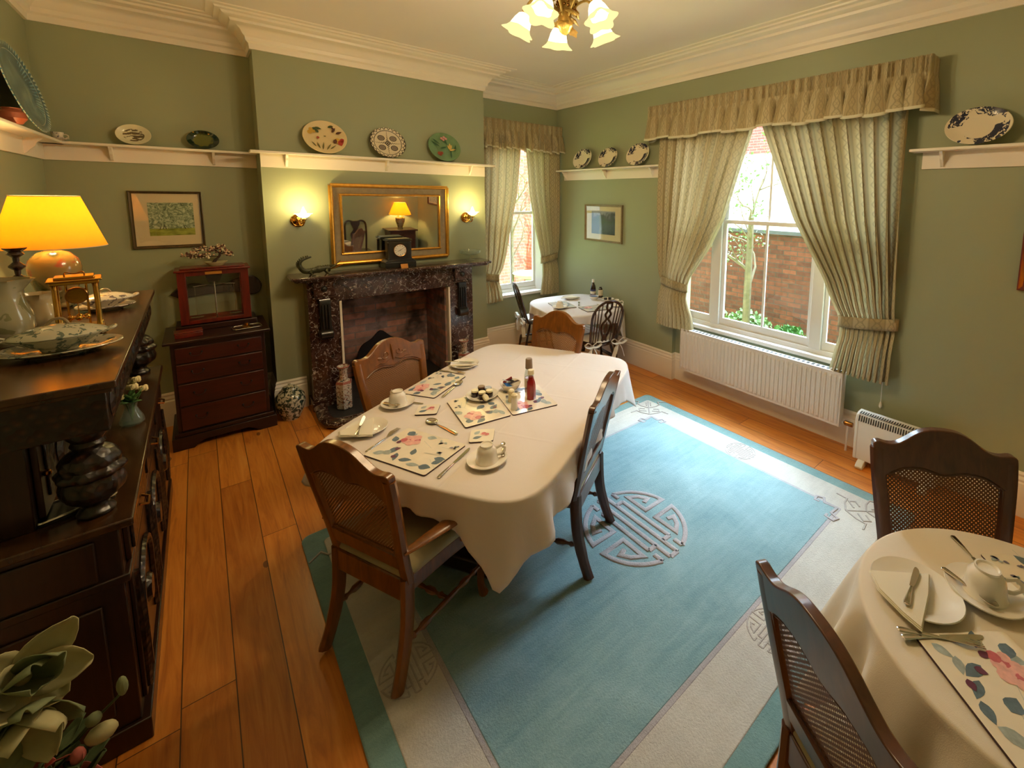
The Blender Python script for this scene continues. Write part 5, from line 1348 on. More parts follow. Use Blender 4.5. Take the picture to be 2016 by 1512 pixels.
def bloom(mb, c, ax, L, W, n, seed, cup=.25):
    rd = random.Random(seed); ax = V3(ax).normalized(); q = V3((0, 0, 1)).rotation_difference(ax).to_matrix().to_4x4()
    for kk in range(n):
        a = 2*pi*kk/n*1.0+rd.uniform(-.2, .2)
        Mx = Matrix.Translation(V3(c)) @ q @ Matrix.Rotation(a, 4, 'Z') @ Matrix.Rotation(-rd.uniform(.15, .6)-(.5 if kk % 2 else 0), 4, 'Y')
        petal(mb, Mx, L*rd.uniform(.85, 1.1), W, cup, (0, 1, 0, 1, 0, 0)[kk % 6])
    mb.mat(Matrix.Translation(V3(c)) @ q); mb.ell((0, 0, .015), (.016, .016, .024), 2, 10, 7)
    mb.mat(Matrix.Identity(4))
b = MB(); bloom(b, (-.01, 0.0, .865), (.45, -.8, .45), .125, .046, 9, 5); b.build('magnolia_bloom', [M['petal'], M['petalg'], M['petal']], t, fixn=False, solid=.002, sharp=80)
b = MB(); bloom(b, (.0, -.03, .80), (.2, -1, -.5), .12, .046, 8, 9, .3); b.build('magnolia_bloom', [M['petalg'], M['petal'], M['petal']], t, fixn=False, solid=.002, sharp=80)
b = MB(); bloom(b, (.0, -.02, .55), (.4, -.7, .6), .11, .036, 6, 4); b.build('pink_bloom', [M['petalp'], M['petalp'], M['petal']], t, fixn=False, solid=.002, sharp=80)
for (p, r, m) in (((.155, -.01, .722), (.012, .012, .028), 'petalg'), ((.10, -.02, .675), (.016, .015, .017), 'petalg'), ((.11, -.02, .625), (.032, .022, .024), 'petal'), ((.07, -.04, .61), (.015, .013, .026), 'petalp')):
    b = MB(); b.ell(p, r, 0, 10, 7); b.build('bud', M[m], t)
b = MB()
for p in ((.155, -.01, .705), (.10, -.02, .675), (.11, -.02, .625), (0, 0, .84), (.035, -.02, .7), (.07, -.04, .60), (.01, 0, .5)):
    b.tube(smoothpts([(0, .02, .44), (p[0]*.3, .02, .44+(p[2]-.44)*.55), p], 5), .0035, 6)
b.build('stems', M['silkleaf'], t)
b = MB(); rd = random.Random(4)
for kk in range(26):
    a = rd.uniform(-2.6, .6); c = V3((rd.uniform(-.03, .06), rd.uniform(-.04, .03), rd.uniform(.48, .62)))
    petal(b, Matrix.Translation(c) @ Matrix.Rotation(a, 4, 'Z') @ Matrix.Rotation(-rd.uniform(-.3, .8), 4, 'Y'), rd.uniform(.07, .11), .022, .1, 0)
b.build('leaves', M['silkleaf'], t, fixn=False, solid=.0015, sharp=80)

# ================================================================ plates and cups along the shelves
SZ = 2.4285
def leaned(label, name, wallp, along, rx, ry, m, lean, d, group=None, cat='plate', decals=None, mats=None, z=SZ, prof=None, cut=None):
    """dish standing on the shelf, back of its rim leaning on the wall. along: unit vector along wall, normal n into room"""
    b = MB(); b.lathe([(r/1.0, zz) for r, zz in (prof or plate_prof(1.0*rx))], 44, sy=ry/rx)
    if decals: decals(b)
    o = b.build(name, mats or m, fixn=not decals)
    a = V3(along); n = V3((-a[1], a[0], 0)) if False else V3((a[1], -a[0], 0))   # into room
    up = V3((0, 0, 1)); yv = (up*cos(lean)-n*sin(lean)); zv = a.cross(yv)
    if zv.dot(n) < 0: zv = -zv; 
    xv = yv.cross(zv)
    R3 = Matrix((xv, yv, zv)).transposed().to_4x4()
    base = V3(wallp)+n*d
    o.matrix_world = Matrix.Translation(V3((base[0], base[1], z))+yv*ry) @ R3
    return tag(o, label, cat, group)
BW = srgb(236, 226, 200)
def petald(b, pts, m, z=.0172):
    for (x, y, a, L, w) in pts: b.decal(xf(leafpts(L, w), x, y, a), z, m)
def fruit(b):
    z = .0205
    petald(b, [(-.11, .06, .6, .06, .014), (-.08, .09, -.2, .06, .013), (-.05, .04, 2.2, .05, .012), (.03, .1, .4, .06, .012)], 1, z)
    petald(b, [(-.05, -.12, 1.9, .07, .006), (-.03, -.13, 1.4, .08, .006), (0, -.13, 1.0, .08, .006), (-.08, -.1, 2.2, .06, .006), (.03, -.12, .7, .07, .006)], 2, z)
    for x, y, r, m in ((-.12, .04, .02, 3), (-.11, .07, .017, 3), (-.09, .05, .016, 3), (.13, -.05, .03, 4), (.10, -.03, .028, 3), (.14, -.025, .022, 4), (-.06, -.01, .012, 4)): b.decal(circ(r, 14, x, y), z+.0006*(m-2), m)
    petald(b, [(.07, -.06, 1.2, .05, .018), (.06, .05, 1.0, .06, .012), (.09, .04, .4, .06, .012), (.08, .07, 2.0, .05, .01)], 5, z+.003)
    petald(b, [(-.012, .005, .6, .03, .003), (.012, .005, 2.5, .03, .003)], 2, .0105)
FM = [plain('cream_plate', srgb(222, 200, 150), .16, var=.03, coat=.4), plain('plate_green', srgb(70, 86, 50), .2), plain('plate_sage', srgb(110, 104, 60), .2), plain('plate_gold', srgb(206, 164, 70), .2), plain('plate_red', srgb(172, 58, 44), .2), plain('plate_brown', srgb(86, 56, 44), .2)]
leaned('large cream plate painted with fruit and leaves, first on the chimney shelf', 'display_plate', (.945, CY, 0), (1, 0, 0), .183, .165, None, radians(20), .112, 'display plates on the chimney shelf', decals=fruit, mats=FM)
def geoplate():
    N = NT('black_white_tile_plate'); c = N.co(); x, y, z = N.sep(c)
    r = N.math('SQRT', N.math('ADD', N.math('MULTIPLY', x, x), N.math('MULTIPLY', y, y)))
    an = N.math('ARCTAN2', y, x)
    sc = N.math('ABSOLUTE', N.math('SINE', N.math('MULTIPLY', an, 11)))
    d0 = N.math('SUBTRACT', N.math('ADD', .142, N.math('MULTIPLY', sc, .022)), r)
    scal = N.math('LESS_THAN', N.math('ABSOLUTE', d0), .005)
    ring = N.math('LESS_THAN', N.math('ABSOLUTE', N.math('SUBTRACT', r, .132)), .003)
    dark = N.math('GREATER_THAN', r, .166)
    cheb = N.math('ADD', N.math('ABSOLUTE', x), N.math('ABSOLUTE', y))
    cross = N.math('LESS_THAN', N.math('MULTIPLY', N.math('ABSOLUTE', x), N.math('ABSOLUTE', y)), .00035)
    chk = N.math('GREATER_THAN', N.math('MULTIPLY', N.math('SINE', N.math('MULTIPLY', x, 300)), N.math('SINE', N.math('MULTIPLY', y, 300))), 0)
    cx_ = N.math('MULTIPLY', cross, N.math('MULTIPLY', chk, N.math('LESS_THAN', r, .125)))
    ax_, ay_ = N.math('SUBTRACT', N.math('ABSOLUTE', x), .058), N.math('SUBTRACT', N.math('ABSOLUTE', y), .052)
    blob = N.math('SQRT', N.math('ADD', N.math('MULTIPLY', ax_, ax_), N.math('MULTIPLY', N.math('MULTIPLY', ay_, ay_), 1.4)))
    grey = N.math('LESS_THAN', blob, .026); out = N.math('LESS_THAN', N.math('ABSOLUTE', N.math('SUBTRACT', blob, .031)), .004)
    ctr = N.math('MULTIPLY', N.math('LESS_THAN', cheb, .03), N.math('GREATER_THAN', cheb, .02)); dot = N.math('LESS_THAN', r, .008)
    m = N.math('MAXIMUM', scal, N.math('MAXIMUM', ring, N.math('MAXIMUM', dark, N.math('MAXIMUM', cx_, N.math('MAXIMUM', out, N.math('MAXIMUM', ctr, dot))))))
    col = N.mix(grey, srgb(214, 200, 170), srgb(126, 112, 100)); col = N.mix(m, col, srgb(52, 44, 38))
    return N.done(N.bsdf(col, .16, 0, None, **{'Coat Weight': .4}))
leaned('black and cream geometric patterned plate in the middle of the chimney shelf', 'display_plate', (1.505, CY, 0), (1, 0, 0), .175, .163, geoplate(), radians(20), .11, 'display plates on the chimney shelf')
def tulip(b):
    z = .0215
    petald(b, [(-.14, .06, -.6, .11, .010), (-.12, .09, -.7, .10, .008), (.0, .12, -1.2, .10, .010), (.06, -.13, 1.5, .12, .008), (.11, -.05, 1.3, .09, .010), (-.05, -.02, .3, .08, .01)], 1, z)
    petald(b, [(.05, -.03, 1.0, .07, .014), (.06, -.03, 2.0, .06, .012), (.05, -.04, .3, .08, .010), (.06, -.01, 1.5, .06, .012)], 3, z+.001)
    for x, y in ((-.02, .10), (.01, .115), (0, .085), (.03, .1)): b.decal(circ(.014, 9, x, y), z+.001, 2)
    for x, y, r in ((-.07, -.08, .022), (-.045, -.075, .018), (-.06, -.095, .014)): b.decal(circ(r, 10, x, y), z+.0012, 4)
leaned('green glazed plate with yellow flower, nearest the narrow window', 'display_plate', (2.098, CY, 0), (1, 0, 0), .183, .168, None, radians(20), .112, 'display plates on the chimney shelf', decals=tulip,
       mats=[plain('green_glaze', srgb(104, 136, 92), .16, var=.14, scale=18, coat=.4), plain('dark_green_print', srgb(52, 88, 60), .2), plain('pink_print', srgb(200, 140, 140), .2), plain('yellow_print', srgb(214, 178, 96), .2), plain('red_print', srgb(150, 70, 40), .2)])
def sceneplate():
    N = NT('brown_scene_plate'); c = N.co(); x, y, z = N.sep(c)
    r = N.math('SQRT', N.math('ADD', N.math('MULTIPLY', x, x), N.math('MULTIPLY', N.math('MULTIPLY', y, y), 1.4)))
    n = N.noise(N.co('Object', (1, 3.2, 1)), 22, 3, .5)
    m = N.math('MULTIPLY', N.math('LESS_THAN', r, .062), N.math('GREATER_THAN', n, .47))
    return N.done(N.bsdf(N.mix(m, srgb(222, 214, 178), srgb(98, 82, 52)), .16, 0, None, **{'Coat Weight': .4}))
leaned('small white plate with brown landscape centre on the alcove shelf', 'display_plate', (-.342, AY, 0), (1, 0, 0), .103, .085, sceneplate(), radians(17), .07, 'display plates on the alcove shelf')
def greenoval():
    N = NT('dark_green_oval'); c = N.co(); x, y, z = N.sep(c)
    r = N.math('SQRT', N.math('ADD', N.math('MULTIPLY', x, x), N.math('MULTIPLY', N.math('MULTIPLY', y, y), 1.5)))
    n = N.noise(c, 30, 2)
    col = N.ramp(N.math('ADD', N.math('DIVIDE', r, .11), N.math('MULTIPLY', N.math('SUBTRACT', n, .5), .5)), [(.55, srgb(92, 96, 22)), (.68, srgb(24, 44, 26))])
    return N.done(N.bsdf(col, .1, 0, None, **{'Coat Weight': .6}))
leaned('dark green glazed oval dish on the alcove shelf', 'display_plate', (.08, AY, 0), (1, 0, 0), .108, .083, greenoval(), radians(17), .07, 'display plates on the alcove shelf')
cup_saucer('printed teacup standing upright in the shelf corner beside the blue charger', -.735, 5.20, SZ, 0, .62, gc=None, gs=None, m=M['transfer2'], slabel='little saucer under the printed teacup in the shelf corner', up=True)
INK = srgb(40, 42, 62)
for y, rx, ry, lb in ((4.66, .185, .138, 'blue and white oval dish on the short shelf, closest to the room corner'), (4.16, .168, .128, 'blue and white oval dish in the middle of the short shelf'), (3.655, .178, .135, 'blue and white oval dish on the short shelf, closest to the big curtains'), (.60, .175, .130, 'blue and white oval dish alone on the shelf beyond the big window')):
    mm = floralplate('flow_blue_dish_'+str(int(y*100)), srgb(226, 212, 182), INK, .085, .158, 30, .47)
    leaned(lb, 'oval_dish', (RX, y, 0), (0, -1, 0), rx, ry, mm, radians(18), .10, 'blue and white oval dishes')
def chargerm():
    N = NT('feathered_blue_charger'); c = N.co(); x, y, z = N.sep(c)
    y2 = N.math('MULTIPLY', y, .44/.27)
    r = N.math('SQRT', N.math('ADD', N.math('MULTIPLY', x, x), N.math('MULTIPLY', y2, y2)))
    an = N.math('ARCTAN2', y2, x)
    rn = N.math('DIVIDE', r, .44)
    f = N.math('MULTIPLY', N.math('SINE', N.math('MULTIPLY', an, 60)), .06); f2 = N.math('MULTIPLY', N.math('SUBTRACT', N.noise(c, 30, 3), .5), .06)
    rr = N.math('ADD', rn, N.math('ADD', f, f2))
    blue = N.ramp(rr, [(.84, srgb(30, 76, 96)), (.90, srgb(16, 110, 156)), (.94, srgb(40, 130, 160)), (.975, srgb(206, 212, 186))])
    body = N.ramp(N.math('ADD', N.noise(c, 9, 3), N.math('MULTIPLY', N.math('SINE', N.math('MULTIPLY', an, 60)), .12)), [(.35, srgb(20, 70, 96)), (.5, srgb(24, 110, 150)), (.68, srgb(150, 176, 160))])
    col = N.mix(N.math('GREATER_THAN', rn, .825), body, srgb(196, 196, 176)); col = N.mix(N.math('GREATER_THAN', rn, .84), col, blue)
    return N.done(N.bsdf(col, .15, 0, None, **{'Coat Weight': .5}))
leaned('large charger with feathered blue rim leaning high on the shelf behind the sideboard', 'charger', (XL, 4.60, 0), (0, 1, 0), .44, .27, chargerm(), .2, .11, cat='charger', prof=[(.001, .004), (.2, .004), (.24, 0), (.26, .004), (.33, .012), (.365, .018), (.42, .024), (.44, .026), (.436, .03), (.36, .022), (.28, .010), (.2, .0085), (.001, .0085)])

t = thing('terracotta_pot', 'small reddish brown pot beside the blue charger at the picture edge', 'pot', (-.735, 4.10, SZ))
b = MB(); b.lathe([(.001, 0), (.035, 0), (.055, .03), (.05, .06), (.035, .075), (.04, .085), (.001, .08)], 24); b.build('body', plain('terracotta', srgb(150, 76, 46), .5), t)
# ================================================================ pictures and mirror
def frame(name, label, O, rz_, w, h, fw, fm, inner, mount, depth=.025, cat='picture', tilt=0):
    """centre bottom at O; local X along, -Y into the room"""
    t = thing(name, label, cat, O, rz_); t.rotation_euler = (tilt, 0, rz_)
    b = MB(); pr = [(0, 0), (fw, 0), (fw, depth*.6), (fw*.75, depth*.5), (fw*.5, depth*.75), (fw*.2, depth), (0, depth*.9)]
    P = [(-w/2, 0), (w/2, 0), (w/2, h), (-w/2, h)]
    rows = []
    for (x, z), (dx, dz) in zip(P, ((1, 1), (-1, 1), (-1, -1), (1, -1))): rows.append([b.add((x+dx*o, -e, z+dz*o)) for o, e in pr])
    for i in range(4):
        A, B = rows[i], rows[(i+1) % 4]
        for j in range(len(pr)): b.face((A[j], B[j], B[(j+1) % len(pr)], A[(j+1) % len(pr)]))
    b.build('frame', fm, t, sharp=25)
    if mount:
        b = MB(); b.box(-w/2+fw, w/2-fw, -.008, -.001, fw, h-fw); b.build('mount', mount, t, smooth=False)
    inner(t); return t
M['mountc'] = plain('cream_mount', srgb(222, 196, 160), .6, var=.02)
def art1(t):
    N = NT('orchard_watercolour'); c = N.co(); x, y, z = N.sep(c)
    n = N.noise(c, 26, 4, .65, 2.0); g = N.noise(N.co('Object', (1, 1, 3)), 14, 3)
    tree_ = N.ramp(n, [(.35, srgb(74, 84, 60)), (.5, srgb(150, 160, 130)), (.62, srgb(206, 206, 178))])
    grass = N.ramp(g, [(.35, srgb(110, 116, 30)), (.65, srgb(178, 176, 70))])
    col = N.mix(N.math('LESS_THAN', z, .165), tree_, grass)
    b = MB(); b.box(-.12, .165, -.0095, -.0081, .105, .385); b.build('print', N.done(N.bsdf(col, .4)), t, smooth=False)
    b = MB(); rd = random.Random(2)
    for x0 in (-.06, -.04, -.02, .1): b.prism([(x0, .16), (x0+.006, .16), (x0+.003+rd.uniform(-.02, .02), .22)], -.0101, -.0096, ax='y')
    b.build('painted_trunks', M['barkdark'], t, smooth=False)
    b = MB(); b.box(-.205, .205, -.0135, -.0125, .02, .46); b.build('glass', M['glasspane'], t, smooth=False)
frame('framed_watercolour', 'framed watercolour of orchard trees above the chest of drawers', (-.192, AY, 1.583), 0, .455, .482, .022, wood('dark_frame', srgb(60, 46, 28), srgb(106, 84, 50)), art1, M['mountc'])
def art2(t):
    N = NT('loch_photograph'); c = N.co(); x, y, z = N.sep(c); n = N.noise(c, 9, 4, .6, .6)
    col = N.ramp(N.math('ADD', N.math('MULTIPLY', z, 2.2), N.math('MULTIPLY', N.math('SUBTRACT', n, .5), .7)), [(.25, srgb(34, 32, 40)), (.45, srgb(54, 54, 60)), (.62, srgb(38, 50, 28)), (.75, srgb(50, 38, 46)), (.88, srgb(150, 140, 150))])
    b = MB(); b.box(-.225, .225, -.0095, -.0081, .10, .40); b.build('print', N.done(N.bsdf(col, .4)), t, smooth=False)
    b = MB(); b.box(-.33, .33, -.0135, -.0125, .03, .46); b.build('glass', M['glasspane'], t, smooth=False)
frame('framed_landscape', 'gilt framed dark landscape on the wall above the corner table', (RX, 4.31, 1.482), -pi/2, .72, .485, .026, M['goldd'], art2, M['mountc'])
def art3(t):
    b = MB(); b.box(-.22, .22, -.0095, -.0081, .06, .66); b.build('print', M['transfer2'], t, smooth=False)
frame('framed_print', 'brown wooden picture frame only just visible at the edge of the wall', (RX, .02, 1.50), -pi/2, .60, .72, .035, M['redwood'], art3, M['mountc'])
MT = radians(2.0)
def mir(t):
    b = MB(); b.box(-.475, .475, -.014, -.012, .115, .675); b.build('mirror_glass', M['mirror'], t, smooth=False)
    b = MB()
    for (x0, x1, z0_, z1_) in ((-.50, .50, .09, .115), (-.50, .50, .675, .70)): b.tube([(x0, -.028, (z0_+z1_)/2), (x1, -.028, (z0_+z1_)/2)], .011, 8)
    for x0 in (-.487, .487): b.tube([(x0, -.028, .1), (x0, -.028, .69)], .011, 8)
    b.build('inner_bead', M['gold'], t)
    b = MB()
    for (a, c) in (((-.575, .012), (.575, .012)), ((-.575, .778), (.575, .778)), ((-.575, .012), (-.575, .778)), ((.575, .012), (.575, .778))): b.tube([(a[0], -.035, a[1]), (c[0], -.035, c[1])], .02, 10)
    b.build('outer_bead', M['gold'], t)
frame('gilt_mirror', 'large gilt framed mirror hanging over the mantelpiece', (1.538, CY-.002, 1.368), 0, 1.175, .79, .115, M['goldd'], mir, None, .032, 'mirror', MT)

# ================================================================ mantel ornaments
MZ = 1.3125
M['comport'] = glass('comport_glass', (.88, .92, .9, 1), .04, 1.5, .06, (.7, .75, .7, 1))
t = thing('crocodile_ornament', 'bronze green crocodile figure with raised tail on the mantel', 'ornament', (.86, 4.80, MZ), .06)
b = MB(); M['croc'] = plain('croc_green', srgb(54, 54, 26), .35, .3, var=.4, scale=40, bump=.8, bscale=90)
b.tube(smoothpts([(.04, 0, .05), (0, 0, .055), (-.06, 0, .05), (-.12, 0, .04), (-.17, 0, .045), (-.2, 0, .08), (-.205, 0, .12), (-.18, 0, .15), (-.14, 0, .165), (-.11, 0, .172)], 4), [lerp(.026, .006, abs(i/36)**1.2) if i > 8 else .024+.004*sin(i) for i in range(37)], 10, sq=(1.25, .9), up=(0, 1, 0)); b.build('body', M['croc'], t)
b = MB()
pp = smoothpts([(.04, 0, .075), (0, 0, .08), (-.06, 0, .072), (-.12, 0, .058), (-.18, 0, .055), (-.222, 0, .085), (-.225, 0, .125), (-.19, 0, .165), (-.14, 0, .178)], 3)
for i, p in enumerate(pp):
    for e in (-.008, .008): b.lathe([(.006, -.004), (.001, .010)], 5, c=(p[0], e, p[2]))
b.build('spines', M['croc'], t)
b = MB(); b.tube([(.035, 0, .055), (.07, 0, .07), (.13, 0, .12)], [.024, .016, .005], 8, sq=(1.1, .5)); b.ell((.05, .012, .075), .008); b.ell((.05, -.012, .075), .008); b.build('upper_jaw', M['croc'], t)
b = MB(); b.tube([(.035, 0, .045), (.08, 0, .052), (.15, 0, .082)], [.02, .015, .006], 8, sq=(1.1, .35)); b.build('lower_jaw', M['gold'], t)
for (x, s) in ((.01, 1), (.01, -1), (-.12, 1), (-.12, -1)):
    b = MB(); b.tube([(x, s*.015, .045), (x-.01, s*.04, .03), (x+.005, s*.045, .006), (x+.03, s*.05, .004)], [.012, .010, .007, .005], 7); b.build('leg', M['croc'], t)
t = thing('mantel_clock', 'black slate mantel clock with round white dial below the mirror', 'clock', (1.535, 4.855, MZ))
b = MB(); b.cbox(0, 0, .03, .31, .17, .06); b.prism([(-.155, .06), (.155, .06), (.125, .085), (-.125, .085)], -.08, .08, ax='y'); b.build('plinth', M['black'], t, bevel=.004)
b = MB(); b.cbox(0, 0, .18, .215, .13, .19); b.build('case', M['black'], t, bevel=.003)
for s in (-1, 1):
    b = MB(); b.lathe([(.014, .085), (.016, .09), (.011, .1), (.012, .18), (.011, .25), (.016, .258), (.014, .265)], 14, c=(s*.108, -.05, 0)); b.build('column', M['black'], t)
b = MB(); b.cbox(0, 0, .282, .25, .15, .014); b.cbox(0, 0, .293, .22, .13, .010); b.build('top', M['black'], t, bevel=.003)
b = MB(); b.lathe([(.001, 0), (.060, 0), (.060, -.004)], 36, c=(0, -.066, .18), ax='y'); b.build('dial', plain('enamel_dial', srgb(232, 226, 210), .3), t)
b = MB(); b.lathe([(.059, 0), (.067, -.006), (.065, -.01), (.060, -.008)], 36, c=(0, -.066, .18), ax='y', cap=False); b.build('bezel', M['brassdark'], t)
b = MB()
for kk in range(12):
    a = kk*pi/6; b.mat(Matrix.Translation((0, -.0712, .18)) @ Matrix.Rotation(a, 4, 'Y')); b.box(-.0018, .0018, -.0006, 0, .042, .053)
for a, L, w_ in ((1.0, .042, .002), (-2.0, .03, .003)):
    b.mat(Matrix.Translation((0, -.0722, .18)) @ Matrix.Rotation(a, 4, 'Y')); b.prism([(-w_, -.006), (w_, -.006), (w_*.4, L), (-w_*.4, L)], -.0006, 0, ax='y')
b.mat(Matrix.Identity(4)); b.build('hands_and_numerals', M['slot'], t, smooth=False)
b = MB(); b.at(0, 0, 0, rx=-.35); b.box(-.035, .035, 0, .002, 0, .045); o = b.build('ochre_card', M['card']); o.location = (1.55, 4.71, MZ+.001); tag(o, 'small ochre card propped against the foot of the black clock', 'card')
t = thing('glass_comport', 'clear glass footed dish at the window end of the mantel', 'dish', (2.335, 4.85, MZ))
b = MB(); b.lathe([(.001, 0), (.05, 0), (.045, .008), (.012, .016), (.010, .05), (.02, .065), (.08, .07), (.115, .085), (.125, .12), (.122, .12), (.11, .09), (.07, .077), (.001, .072)], 36); b.build('dish', M['comport'], t)
M['famille'] = inkchina('famille_rose_vase', srgb(200, 190, 172), srgb(140, 92, 76), 62, .55, srgb(66, 84, 80))
def hexvase(label, x, y):
    t = thing('oriental_vase', label, 'vase', (x, y, .031), .2, 'tall patterned hearth vases')
    b = MB(); b.lathe([(.06, 0), (.07, .01), (.074, .02), (.074, .25), (.062, .268), (.034, .285)], 6); b.build('body', M['famille'], t, bevel=.003, sharp=20)
    b = MB(); b.lathe([(.036, .275), (.034, .30), (.034, .37), (.05, .405), (.054, .412), (.05, .414), (.03, .375), (.001, .36)], 24); b.build('neck', M['famille'], t)
    b = MB()
    for zz in (.262, .405): b.lathe([(.0735 if zz < .3 else .052, zz-.012*(zz < .3)), (.0745 if zz < .3 else .055, zz+.006-.012*(zz < .3)), (.066 if zz < .3 else .052, zz+.012)], 6 if zz < .3 else 24, cap=False)
    b.build('banding', plain('iron_red_band_'+str(int(x*10)), srgb(160, 96, 78), .3), t)
hexvase('tall patterned hexagonal vase at the near end of the hearth by the jar', .925, 4.64)
hexvase('tall patterned hexagonal vase at the window side of the hearth', 2.135, 4.64)
t = thing('ginger_jar', 'large dark green and cream patterned jar on the floor beside fireplace', 'jar', (.515, 4.80, 0))
M['jar'] = inkchina('scroll_ginger_jar', srgb(190, 184, 156), srgb(50, 62, 50), 30, .5)
b = MB(); b.lathe([(.001, 0), (.065, 0), (.07, .01), (.1, .08), (.118, .16), (.112, .22), (.08, .265), (.055, .275), (.001, .276)], 32); b.build('body', M['jar'], t)
b = MB(); b.lathe([(.062, .27), (.064, .28), (.055, .3), (.02, .312), (.010, .318), (.012, .33), (.001, .335)], 24); b.build('lid', M['jar'], t)

# ================================================================ wall lights
def sconce(label, x, z, dx):
    t = thing('wall_light', label, 'wall light', (x, CY-.002, z), 0, 'brass wall lights')
    b = MB(); b.lathe([(.001, 0), (.058, 0), (.06, -.008), (.05, -.014), (.046, -.012), (.036, -.02), (.018, -.026), (.001, -.03)], 28, ax='y', sy=1.0); b.build('backplate', M['brass'], t)
    b = MB(); b.tube(smoothpts([(0, -.02, -.01), (.01, -.06, -.04), (.02, -.10, -.045), (.028, -.12, -.02), (.03, -.12, .01)], 5), .006, 8); b.tube(smoothpts([(0, -.02, 0), (-.02, -.05, .03), (0, -.07, .04), (.02, -.05, .02)], 4), .004, 6); b.build('arm', M['brass'], t)
    b = MB(); b.lathe([(.01, .005), (.024, .012), (.026, .018), (.016, .022), (.012, .03)], 16, c=(.03, -.12, 0)); b.build('bulb_cup', M['brass'], t)
    b = MB(); b.lathe([(.012, .028), (.03, .034), (.045, .045), (.055, .062), (.070, .068)], 40, c=(.03, -.12, 0), cap=False, wob=lambda a, zz: 1+(.14*sin(8*a))*max(0, (zz-.04)/.03)); b.build('flower_shade', M['glowmid'], t, sharp=80, fixn=False, solid=.0015)
    b = MB(); b.lathe([(.012, .03), (.022, .055), (.024, .075), (.014, .1), (.004, .125), (.001, .13)], 14, c=(.03, -.12, 0)); b.build('candle_bulb', M['glowhot'], t)
sconce('brass wall light with frilled glass shade, above the crocodile', .695, 1.81, 0)
sconce('brass wall light with frilled glass shade, above the glass comport', 2.36, 1.805, 0)
SCONCE_BULBS = [(.725, 4.80, 1.98), (2.39, 4.80, 1.975)]

# ================================================================ chandelier
HX, HY = 1.575, 2.06
t = thing('chandelier', 'gilt leafy chandelier with five glowing flower shaped glass shades', 'chandelier', (HX, HY, 3.53))
M['giltleaf'] = plain('gilt_leaf', srgb(214, 176, 92), .35, .5, var=.2, scale=30)
b = MB(); b.lathe([(.001, 0), (.06, 0), (.055, -.02), (.02, -.04), (.012, -.05), (.010, -.3)], 20); b.build('ceiling_rose', M['giltleaf'], t)
b = MB(); b.lathe([(.010, -.3), (.03, -.33), (.035, -.37), (.028, -.42), (.03, -.5), (.042, -.53), (.042, -.545), (.033, -.555), (.028, -.57), (.012, -.585), (.001, -.59)], 24); b.build('column', M['giltleaf'], t)
CHAND_BULBS = []
SHO = M['glow']
for k in range(5):
    a = radians(62+72*k); ca_, sa_ = cos(a), sin(a)
    P = lambda r, z: (r*ca_, r*sa_, z)
    b = MB(); b.tube(smoothpts([P(.02, -.5), P(.07, -.42), P(.14, -.38), P(.20, -.42), P(.215, -.47)], 5), .007, 8); b.tube(smoothpts([P(.03, -.36), P(.08, -.3), P(.12, -.34), P(.1, -.38)], 4), .004, 6); b.build('arm', M['giltleaf'], t)
    q_ = Matrix.Translation(P(.215, -.47)) @ Matrix.Rotation(a, 4, 'Z') @ Matrix.Rotation(pi-.42, 4, 'Y')
    b = MB(); b.mat(q_); b.lathe([(.010, -.02), (.022, -.01), (.024, .005), (.016, .012)], 14); b.build('shade_holder', M['giltleaf'], t)
    b = MB(); b.mat(q_); wf = lambda an, zz: 1+(.20*sin(5*an+.4))*max(0, (zz-.05)/.07)
    b.lathe([(.014, .0), (.034, .015), (.046, .04), (.051, .062), (.054, .08)], 40, cap=False, wob=wf, m=1); b.lathe([(.054, .08), (.062, .098), (.080, .118)], 40, cap=False, wob=wf); b.build('flower_shade', [M['glow'], M['glowmid']], t, sharp=80, fixn=False, solid=.002)
    b = MB(); b.mat(q_); b.ell((0, 0, .055), (.022, .022, .035), 0, 12, 8); b.build('bulb', M['glowhot'], t)
    c_ = q_ @ V3((0, 0, .155)); CHAND_BULBS.append((HX+c_[0], HY+c_[1], 3.53+c_[2]))
b = MB(); rd = random.Random(3)
for k in range(22):
    a = k*2.4; zc = -.26-.013*k
    Mx = Matrix.Translation((.03*cos(a), .03*sin(a), zc)) @ Matrix.Rotation(a, 4, 'Z') @ Matrix.Rotation(rd.uniform(.1, .9), 4, 'Y')
    b.mat(Mx); L = rd.uniform(.06, .1)
    out = []
    for i in range(16):
        th = 2*pi*i/16; rr = L*.5*(1+.22*cos(5*th)); out.append((L*.5+rr*cos(th), rr*.8*sin(th)))
    c0 = b.add((L*.5, 0, .012)); ids = [b.add((x, y, 0)) for x, y in out]
    for i in range(16): b.face((c0, ids[i], ids[(i+1) % 16]))
b.build('leaves', M['giltleaf'], t, fixn=False, solid=.0015, sharp=50)
b = MB()
for k in range(40): b.ell((.05*cos(k*2.4)+rd.uniform(-.015, .015), .05*sin(k*2.4)+rd.uniform(-.015, .015), -.34-.003*k), .008, 0, 6, 4)
b.build('grapes', M['brassdark'], t)

